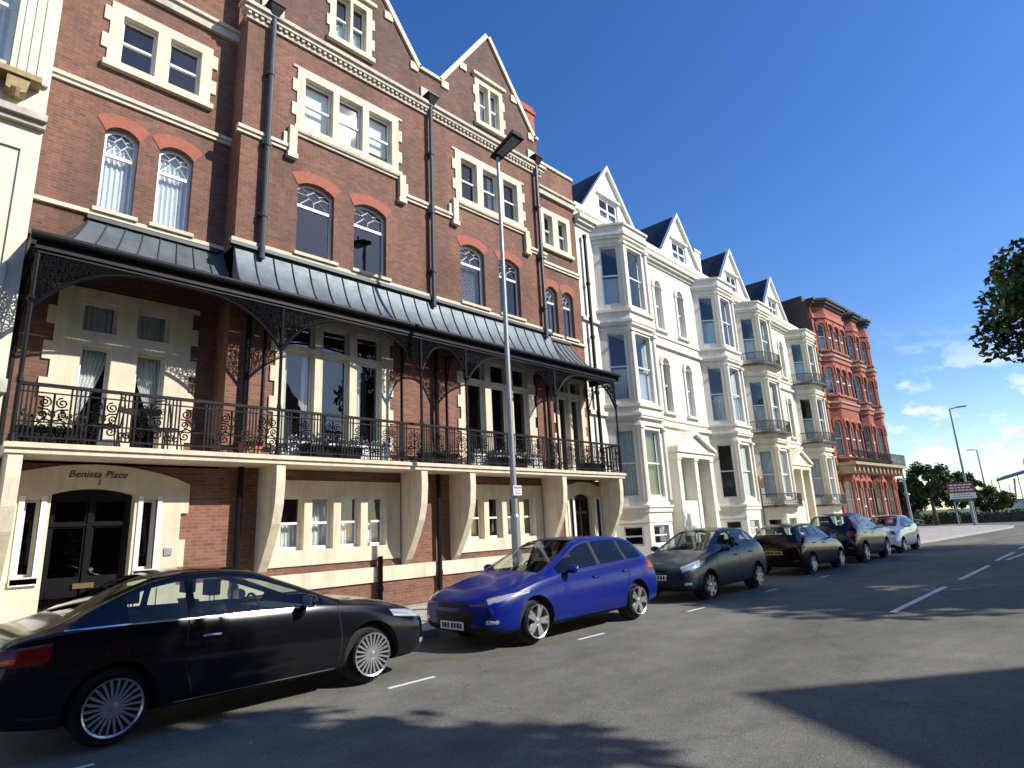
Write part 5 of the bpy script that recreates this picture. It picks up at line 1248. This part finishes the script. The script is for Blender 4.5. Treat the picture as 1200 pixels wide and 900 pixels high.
isl = [(-60, 8.45), (33.2, 8.45), (34.6, 8.1), (36, 7.55), (46, 6.95), (58, 6.3), (60.5, 6.4), (62.5, 7.1), (64.8, 8.8), (66, 12), (66, 60), (-60, 60)]
m = MB(); m.vprism([(x, y + .12) for x, y in isl[:9]] + [(65.9, 12), (65.9, 60), (-60, 60)], -.02, .12); pv = m.build('pavement', 'paving'); pv['kind'] = 'structure'
m = MB()
for (a, b) in zip(isl[:10], isl[1:11]):
    L = math.hypot(b[0] - a[0], b[1] - a[1]); T = frame(a, b); n = max(1, round(L / .9)); n = min(n, 70); m.T = T
    for i in range(n): m.box(L * i / n + .004, L * (i + 1) / n - .004, 0, .13, -.02, .124)
kb = m.build('kerb', 'asphaltK'); kb['kind'] = 'structure'
m = MB(); m.vprism([(-60, -12.6), (70, -12.6), (70, -2.42), (-60, -2.42)], -.02, .12); pv = m.build('pavement', 'paving'); pv['kind'] = 'structure'
m = MB(); m.box(-60, 70, -2.42, -2.3, -.02, .124); kb = m.build('kerb', 'asphaltK'); kb['kind'] = 'structure'
# painted marks
m = MB()
def dash(x0, x1, y, w=.11, dy=0): m.add([(x0, y - w / 2, .001), (x1, y + dy - w / 2, .001), (x1, y + dy + w / 2, .001), (x0, y + w / 2, .001)], [(0, 1, 2, 3)])
dash(12.05, 16.3, 3.13); dash(18.0, 22.3, 3.13); dash(24.3, 28.6, 3.2); dash(30.6, 35, 3.25); dash(37, 41, 3.3); dash(43, 47, 3.4); dash(-9, -4.8, 3.1)
dash(24.6, 34, 2.98, .1, -.5); dash(34, 52, 2.48, .1, .0)
for x in (1.1, 4.5, 7.85, 11.1, 14.6, 18.2): dash(x - .35, x + .3, 6.2, .07)
for x in (2.9, 8.2, 13.9): dash(x, x + 4.2, .02, .06) if False else None
o = m.build('road_markings', 'paint'); o['kind'] = 'structure'
OFF[:] = [0, 0, 0]
# ================================================================== trees
def tree(name, loc, h, crown, label, seed, mats=('leafA', 'leafB'), n=9000, leaf=.16, trunk=.22, squash=.8, cl=60, group=None, cb=None, wind=(0, 0), dens=1):
    """crown = radius; leaves are clustered in clumps along limbs spread through the crown's volume"""
    rg = random.Random(seed); OFF[:] = [0, 0, 0]
    r = empty(name, loc); tag(r, label, 'tree', group)
    m = MB(); zc = h - crown * squash; base = max(.8, zc - crown * squash * .9)
    m.tube([(0, 0, 0), (.05, .02, base * .5), (0, .06, base), (.1, 0, zc)], [trunk, trunk * .8, trunk * .65, trunk * .3], 9)
    clumps = []
    for k in range(cl):
        while True:
            p = Vector((rg.uniform(-1, 1), rg.uniform(-1, 1), rg.uniform(-1, 1)))
            if .25 < p.length < 1: break
        p = p.normalized() * p.length ** .45 * rg.uniform(.82, 1.06)
        c = Vector((p.x * crown + wind[0], p.y * crown + wind[1], zc + p.z * crown * squash)); clumps.append((c, crown * rg.uniform(.13, .27) * dens))
        if k % 3 == 0:
            mid = Vector((c.x * .35, c.y * .35, base + (c.z - base) * .45)); m.tube([(0, 0, base * .95), tuple(mid), tuple(c)], [trunk * .4, trunk * .2, .015], 5, False)
    m.build('trunk', 'bark', r, smooth=True)
    per = n // cl
    lm = [MB(), MB()]
    for i, (c, cr) in enumerate(clumps):
        for _ in range(per):
            d = Vector((rg.gauss(0, 1), rg.gauss(0, 1), rg.gauss(0, .8))); d = d.normalized() * cr * rg.random() ** .45; q = c + d
            t = Vector((rg.gauss(0, 1), rg.gauss(0, 1), rg.gauss(-.3, .8))).normalized(); e = t.orthogonal().normalized(); e.rotate(Matrix.Rotation(rg.uniform(0, 6.28), 3, t)); s = leaf * rg.uniform(.6, 1.4)
            lm[i % 2 if rg.random() < .8 else 0].add([q - e * s * .35, q + t * s * .8, q + e * s * .35, q - t * s * .5], [(0, 1, 2, 3)])
    # one crown mesh, two leaf tones
    me = bpy.data.meshes.new('crown'); v = lm[0].v + lm[1].v; f = lm[0].f + [tuple(j + len(lm[0].v) for j in q) for q in lm[1].f]
    me.from_pydata(v, [], f); me.materials.append(M[mats[0]]); me.materials.append(M[mats[1]])
    idx = [0] * len(lm[0].f) + [1] * len(lm[1].f); me.polygons.foreach_set('material_index', idx)
    o = bpy.data.objects.new('crown', me); COL.objects.link(o); o.parent = r; return r
G = 'street trees across the road'
tree('plane_tree', (5.0, -7.0, .12), 12.3, 4.8, 'leafy tree across the road nearest the photographer, shading the foreground', 3, n=34000, leaf=.3, dens=1.35, group=G, cl=110, squash=.62)
tree('plane_tree', (-3.5, -6.8, .12), 11.6, 5.2, 'leafy tree across the road furthest to the left, behind the photographer', 4, n=22000, leaf=.3, dens=1.3, group=G, cl=90, squash=.62)
tree('plane_tree', (23.0, -6.9, .12), 12.5, 4.3, 'leafy tree across the road in front of the gabled house', 5, n=32000, leaf=.3, dens=1.4, group=G, cl=90, squash=.75)
tree('plane_tree', (29.2, -7.4, .12), 12.6, 4.7, 'leafy tree across the road standing between its two neighbours', 8, n=36000, leaf=.3, dens=1.4, group=G, cl=100, squash=.75)
tree('plane_tree', (27.0, -2.6, .12), 10.4, 4.7, 'dark leafy tree whose branch tips enter the photo at its right edge', 6, n=100000, leaf=.21, dens=1.05, group=G, cl=170, squash=.55)
tree('plane_tree', (36.2, -8.3, .12), 12.2, 4.4, 'leafy tree across the road furthest to the right', 9, n=30000, leaf=.3, dens=1.4, group=G, cl=90, squash=.7)
# far greenery
H_ = 'park trees beyond the junction'
def bush(name, x, y, w, d, h, label, seed, mats, cat='hedge', n=5000, leaf=.16, kind=None):
    rg = random.Random(seed); OFF[:] = [0, 0, 0]; me_v = [MB(), MB()]
    for _ in range(n):
        u, v_, z = rg.uniform(-.5, .5), rg.uniform(-.5, .5), rg.random() ** .7; top = h * (.86 + .14 * math.sin(u * w * 1.7 + seed) * math.cos(v_ * d + u * 3))
        q = Vector((u * w, v_ * d, z * top)); t = Vector((rg.gauss(0, 1), rg.gauss(0, 1), rg.gauss(0, 1))).normalized(); e = t.orthogonal().normalized(); s = leaf * rg.uniform(.6, 1.5)
        me_v[0 if rg.random() < .6 else 1].add([q - e * s * .4, q + t * s * .8, q + e * s * .4, q - t * s * .6], [(0, 1, 2, 3)])
    r = empty(name, (x, y, .0)); tag(r, label, cat)
    me = bpy.data.meshes.new('foliage'); v = me_v[0].v + me_v[1].v; f = me_v[0].f + [tuple(j + len(me_v[0].v) for j in q) for q in me_v[1].f]
    me.from_pydata(v, [], f); me.materials.append(M[mats[0]]); me.materials.append(M[mats[1]]); me.polygons.foreach_set('material_index', [0] * len(me_v[0].f) + [1] * len(me_v[1].f))
    o = bpy.data.objects.new('foliage', me); COL.objects.link(o); o.parent = r
    m = MB(); m.box(-w * .44, w * .44, -d * .4, d * .4, 0, h * .72); m.build('twigs', 'bark', r); return r
tree('park_tree', (75, 14.0, 0), 6.3, 2.3, 'dark evergreen park tree left of the brown road sign', 21, n=7000, leaf=.22, cl=60, squash=.8, group=H_)
tree('park_tree', (78, 12.6, 0), 5.4, 2.2, 'dark evergreen park tree right behind the brown road sign', 22, n=7000, leaf=.22, cl=50, squash=.85, group=H_)
tree('park_tree', (78, 17.0, 0), 4.8, 2.2, 'low dark park tree beside the end of the red mansion', 23, n=6000, leaf=.22, cl=50, squash=.8, group=H_)
tree('park_tree', (84, 10.2, 0), 3.5, 1.9, 'broad olive-green park tree right of the brown road sign', 24, ('leafB', 'leafC'), n=7000, leaf=.2, cl=50, squash=.6, group=H_)
tree('park_tree', (86, 12.2, 0), 4.7, 2.0, 'park tree showing above the right end of the brown road sign', 25, ('leafA', 'leafC'), n=5000, leaf=.2, cl=40, squash=.7, group=H_)
bush('hedge', 80, 9.6, 1.6, 13, 1.25, 'low clipped dark hedge on the far side of the junction', 31, ('leafA', 'leafA'), n=7000, leaf=.14)
bush('hedge', 82, 22, 2.5, 11, 4.2, 'tall dark hedge beyond the end of the red mansion', 32, ('leafA', 'leafA'), n=7000, leaf=.2)
bush('hedge', 84, 1.0, 1.6, 10, 1.3, 'low hedge at the right-hand edge of the photo beyond the junction', 33, ('leafB', 'leafA'), n=5000, leaf=.14)
# ================================================================== street furniture
OFF[:] = [9.12, 9.0, .12]
lp = empty('street_lamp', OFF); tag(lp, 'tall grey steel street lamp with flat black head, standing in front of the brick block', 'street lamp', 'street lamps')
m = MB(); m.tube([(9.12, 9, .12), (9.12, 9, 1.9), (9.12, 9, 1.95)], [.1, .1, .075], 12); m.tube([(9.12, 9, 1.95), (9.115, 9, 10.35)], [.068, .042], 12); m.build('pole', 'galv', lp, smooth=False)
m = MB(); m.T = None
a, b = (9.12, 9.05), 10.38
m.add([(8.98, 9.14, 10.32), (9.28, 9.14, 10.32), (9.32, 8.3, 10.52), (8.94, 8.3, 10.52), (9.02, 9.12, 10.42), (9.24, 9.12, 10.42), (9.28, 8.34, 10.66), (8.98, 8.34, 10.66)], [(0, 3, 2, 1), (4, 5, 6, 7), (0, 1, 5, 4), (1, 2, 6, 5), (2, 3, 7, 6), (3, 0, 4, 7)])
m.tube([(9.12, 9, 10.3), (9.12, 8.98, 10.45)], .05, 10); hd = m.build('lamp_head', 'iron', lp)
m = MB(); m.add([(9.02, 8.95, 10.355), (9.24, 8.95, 10.355), (9.27, 8.38, 10.492), (8.99, 8.38, 10.492)], [(0, 3, 2, 1)]); m.build('lamp_glass', 'signgrey', hd)
m = MB(); m.tube([(9.12, 8.6, 10.6), (9.12, 8.6, 10.72)], .035, 8); m.build('photocell', 'signwhite', hd)
m = MB(); m.prism(rect(8.98, 9.22, 2.33, 2.53), 8.87, 8.885); m.box(9.05, 9.15, 8.885, 8.93, 2.4, 2.46); sg = m.build('parking_sign', 'signwhite', lp)
m = MB(); m.prism(rect(9.0, 9.2, 2.47, 2.51), 8.862, 8.868)
for z in (2.36, 2.39, 2.42): m.box(9.01, 9.19, 8.864, 8.868, z, z + .012)
m.build('sign_print', 'signgrey', sg)
m = MB(); m.box(9.07, 9.17, 8.895, 8.93, .6, 1.1); m.build('access_hatch', 'galv', lp)
def far_lamp(x, y, h, dy, label):
    OFF[:] = [x, y, .0]; r = empty('street_lamp', OFF); tag(r, label, 'street lamp', 'street lamps')
    m = MB(); m.tube([(x, y, 0), (x, y, h)], [.13, .07], 8); m.tube([(x, y, h), (x, y + dy * .4, h + .08)], .05, 6); m.build('pole', 'galv', r)
    m = MB(); m.box(x - .12, x + .12, min(y + dy * .35, y + dy), max(y + dy * .35, y + dy), h + .03, h + .14); m.build('lamp_head', 'galv', r)
far_lamp(70, 10.18, 10.8, -1.35, 'tallest distant street lamp, rising behind the brown road sign with its head to the right')
far_lamp(100, 12.6, 8.9, 1.1, 'distant street lamp right of the brown road sign with its head pointing left')
far_lamp(120, 9.8, 8.3, -1.2, 'small distant lamp beside the grey pavilion canopy at the right')
far_lamp(62, 13.35, 4.6, .5, 'short distant lamp post next to the end of the red mansion')
OFF[:] = [20.95, 8.8, .12]; r = empty('parking_sign', OFF); tag(r, 'yellow parking notice on a thin grey post in front of the ivory terraced houses', 'sign')
m = MB(); m.tube([(20.95, 8.8, .12), (20.95, 8.8, 3.05)], .035, 8); m.build('post', 'galv', r)
m = MB(); m.prism(rect(20.75, 21.15, 2.62, 3.02), 8.74, 8.755); m.build('sign_panel', 'signyellow', r)
# tourist direction sign
OFF[:] = [64, 9.8, .12]; r = empty('direction_sign', OFF); tag(r, 'brown, white and green road direction sign on two posts at the tip of the pavement', 'road sign')
for y in (9.15, 10.4): m = MB(); m.tube([(64.08, y, .1), (64.08, y, 3.6)], .05, 8); m.build('post', 'galv', r)
for nm, mt, z0, z1, y0, y1 in (('brown_panel', 'signbrown', 2.86, 3.72, 8.85, 10.72), ('white_panel', 'signwhite', 2.36, 2.84, 8.78, 10.62), ('green_panel', 'signgreen', 2.12, 2.34, 8.9, 10.45)):
    m = MB(); m.box(64.0, 64.03, y0, y1, z0, z1); p = m.build(nm, mt, r)
    m = MB(); rg = random.Random(5)
    if nm == 'brown_panel':
        for z in (3.5, 3.28, 3.06):
            y = y1 - .2
            while y > y0 + .3: w = rg.uniform(.12, .3); m.box(63.99, 63.999, y - w, y, z - .05, z + .06); y -= w + .07
        m.build('sign_print', 'signwhite', p)
    elif nm == 'white_panel':
        for z in (2.7, 2.5):
            y = y1 - .25
            while y > y0 + .4: w = rg.uniform(.1, .3); m.box(63.99, 63.999, y - w, y, z - .035, z + .035); y -= w + .06
        m.build('sign_print', 'signgrey', p)
# seafront pavilion canopy
OFF[:] = [112, 9, 0]; r = empty('pavilion_canopy', OFF); tag(r, 'sweeping grey pavilion canopy on white posts at the far right of the seafront', 'pavilion')
m = MB(); vs = []; N = 16
for i in range(N + 1):
    u = i / N; y = 12.2 - 18 * u; z = 5.2 + 2.4 * math.sin(min(1, u * 1.3) * 1.57); vs += [(108, y, z), (118, y, z + .8), (118, y, z + .3), (108, y, z - .35)]
fs = []
for i in range(N):
    a = 4 * i
    for q in range(4): fs.append((a + q, a + (q + 1) % 4, a + 4 + (q + 1) % 4, a + 4 + q))
fs += [(0, 3, 2, 1), (4 * N, 4 * N + 1, 4 * N + 2, 4 * N + 3)]
m.add(vs, fs); m.build('roof', 'hull', r, smooth=True)
for i in range(6):
    y = 11.2 - 2.6 * i; u = (12.2 - y) / 18; z = 5.0 + 2.4 * math.sin(min(1, u * 1.3) * 1.57); m = MB(); m.tube([(112, y, 0), (112, y - .6, z)], .12, 6); m.build('post', 'signwhite', r)
for i, (y, h) in enumerate([(13.6, 5.5), (12.9, 5.9), (11.9, 4.6), (10.7, 6.2)]):
    OFF[:] = [115 + i, y, 0]; r = empty('flagpole', OFF); tag(r, ['thin pole by the left tip of the pavilion canopy', 'second thin pole left of the pavilion canopy', 'shortest thin pole before the pavilion canopy', 'tallest thin pole before the pavilion canopy'][i], 'pole', 'poles by the pavilion')
    m = MB(); m.tube([(115 + i, y, 0), (115 + i, y, h)], [.09, .05], 6); m.build('mast', 'galv', r)
OFF[:] = [92, 3, 0]; r = empty('seafront_kiosk', OFF); tag(r, 'long low white seafront kiosk under the pavilion canopy', 'kiosk')
m = MB(); m.box(122, 126, -8, 12.5, 0, 2.3); m.build('wall', 'signwhite', r)
m = MB(); m.box(121.6, 126.2, -8.3, 12.8, 2.3, 2.5); m.build('roof', 'signgrey', r)
OFF[:] = [0, 0, 0]
# ================================================================== sky, sun, camera
SUN = Vector((.576, -1, .843)).normalized(); el = math.asin(SUN.z); rot = math.atan2(SUN.x, SUN.y)
w = bpy.data.worlds.new('World'); sc.world = w; w.use_nodes = True; n = w.node_tree.nodes; l = w.node_tree.links; bg = n['Background']
sk = n.new('ShaderNodeTexSky'); sk.sky_type = 'NISHITA'; sk.sun_disc = False; sk.sun_elevation = el; sk.sun_rotation = rot; sk.air_density = 1.0; sk.dust_density = .35; sk.ozone_density = 2.2; sk.altitude = 0
hs = n.new('ShaderNodeHueSaturation'); hs.inputs['Saturation'].default_value = 1.32; hs.inputs['Hue'].default_value = .512; l.new(sk.outputs[0], hs.inputs['Color'])
tc = n.new('ShaderNodeTexCoord'); sp = n.new('ShaderNodeSeparateXYZ'); l.new(tc.outputs['Generated'], sp.inputs[0])
mp = n.new('ShaderNodeMapping'); mp.inputs['Scale'].default_value = (13, 13, 26); l.new(tc.outputs['Generated'], mp.inputs[0])
nz = n.new('ShaderNodeTexNoise'); nz.inputs['Scale'].default_value = 1.0; nz.inputs['Detail'].default_value = 9; nz.inputs['Roughness'].default_value = .58; l.new(mp.outputs[0], nz.inputs['Vector'])
r1 = n.new('ShaderNodeMapRange'); r1.interpolation_type = 'SMOOTHSTEP'; r1.inputs[1].default_value = .5; r1.inputs[2].default_value = .64; l.new(nz.outputs[0], r1.inputs[0])
r2 = n.new('ShaderNodeMapRange'); r2.interpolation_type = 'SMOOTHSTEP'; r2.inputs[1].default_value = .27; r2.inputs[2].default_value = .06; l.new(sp.outputs[2], r2.inputs[0])
mu = n.new('ShaderNodeMath'); mu.operation = 'MULTIPLY'; l.new(r1.outputs[0], mu.inputs[0]); l.new(r2.outputs[0], mu.inputs[1])
mu2 = n.new('ShaderNodeMath'); mu2.operation = 'MULTIPLY'; mu2.inputs[1].default_value = .92; l.new(mu.outputs[0], mu2.inputs[0])
mx = n.new('ShaderNodeMix'); mx.data_type = 'RGBA'; l.new(mu2.outputs[0], mx.inputs[0]); l.new(hs.outputs[0], mx.inputs[6]); mx.inputs[7].default_value = (7.2, 7.4, 7.6, 1); l.new(mx.outputs[2], bg.inputs[0])
bg.inputs[1].default_value = .145
sl_ = bpy.data.lights.new('sun', 'SUN'); sl_.energy = 5.0; sl_.angle = R(.53); sl_.color = (1, .955, .88); so = bpy.data.objects.new('sun', sl_); COL.objects.link(so)
so.rotation_euler = (-SUN).to_track_quat('-Z', 'Y').to_euler(); so.location = (0, 0, 40)
f = 708.9
def nv(a): return Vector(a).normalized()
Xc = nv((719, 135, f)); Zc = nv((-145, -2950, f)); Yc = Zc.cross(Xc).normalized(); Xc = Yc.cross(Zc).normalized()
right = Vector((Xc[0], Yc[0], Zc[0])); down = Vector((Xc[1], Yc[1], Zc[1])); fwd = Vector((Xc[2], Yc[2], Zc[2]))
cd = bpy.data.cameras.new('camera'); cd.sensor_width = 36; cd.lens = f / 1200 * 36; cd.clip_end = 3000; cd.clip_start = .1
co = bpy.data.objects.new('camera', cd); COL.objects.link(co)
up = -down; co.matrix_world = Matrix(((right[0], up[0], -fwd[0], 0), (right[1], up[1], -fwd[1], 0), (right[2], up[2], -fwd[2], 1.65), (0, 0, 0, 1)))
sc.camera = co
sc.render.engine = 'CYCLES'; sc.view_settings.view_transform = 'Standard'; sc.view_settings.look = 'None'; sc.view_settings.exposure = .36; sc.view_settings.gamma = 1
sc.cycles.max_bounces = 6; sc.cycles.transparent_max_bounces = 12; sc.cycles.sample_clamp_indirect = 4
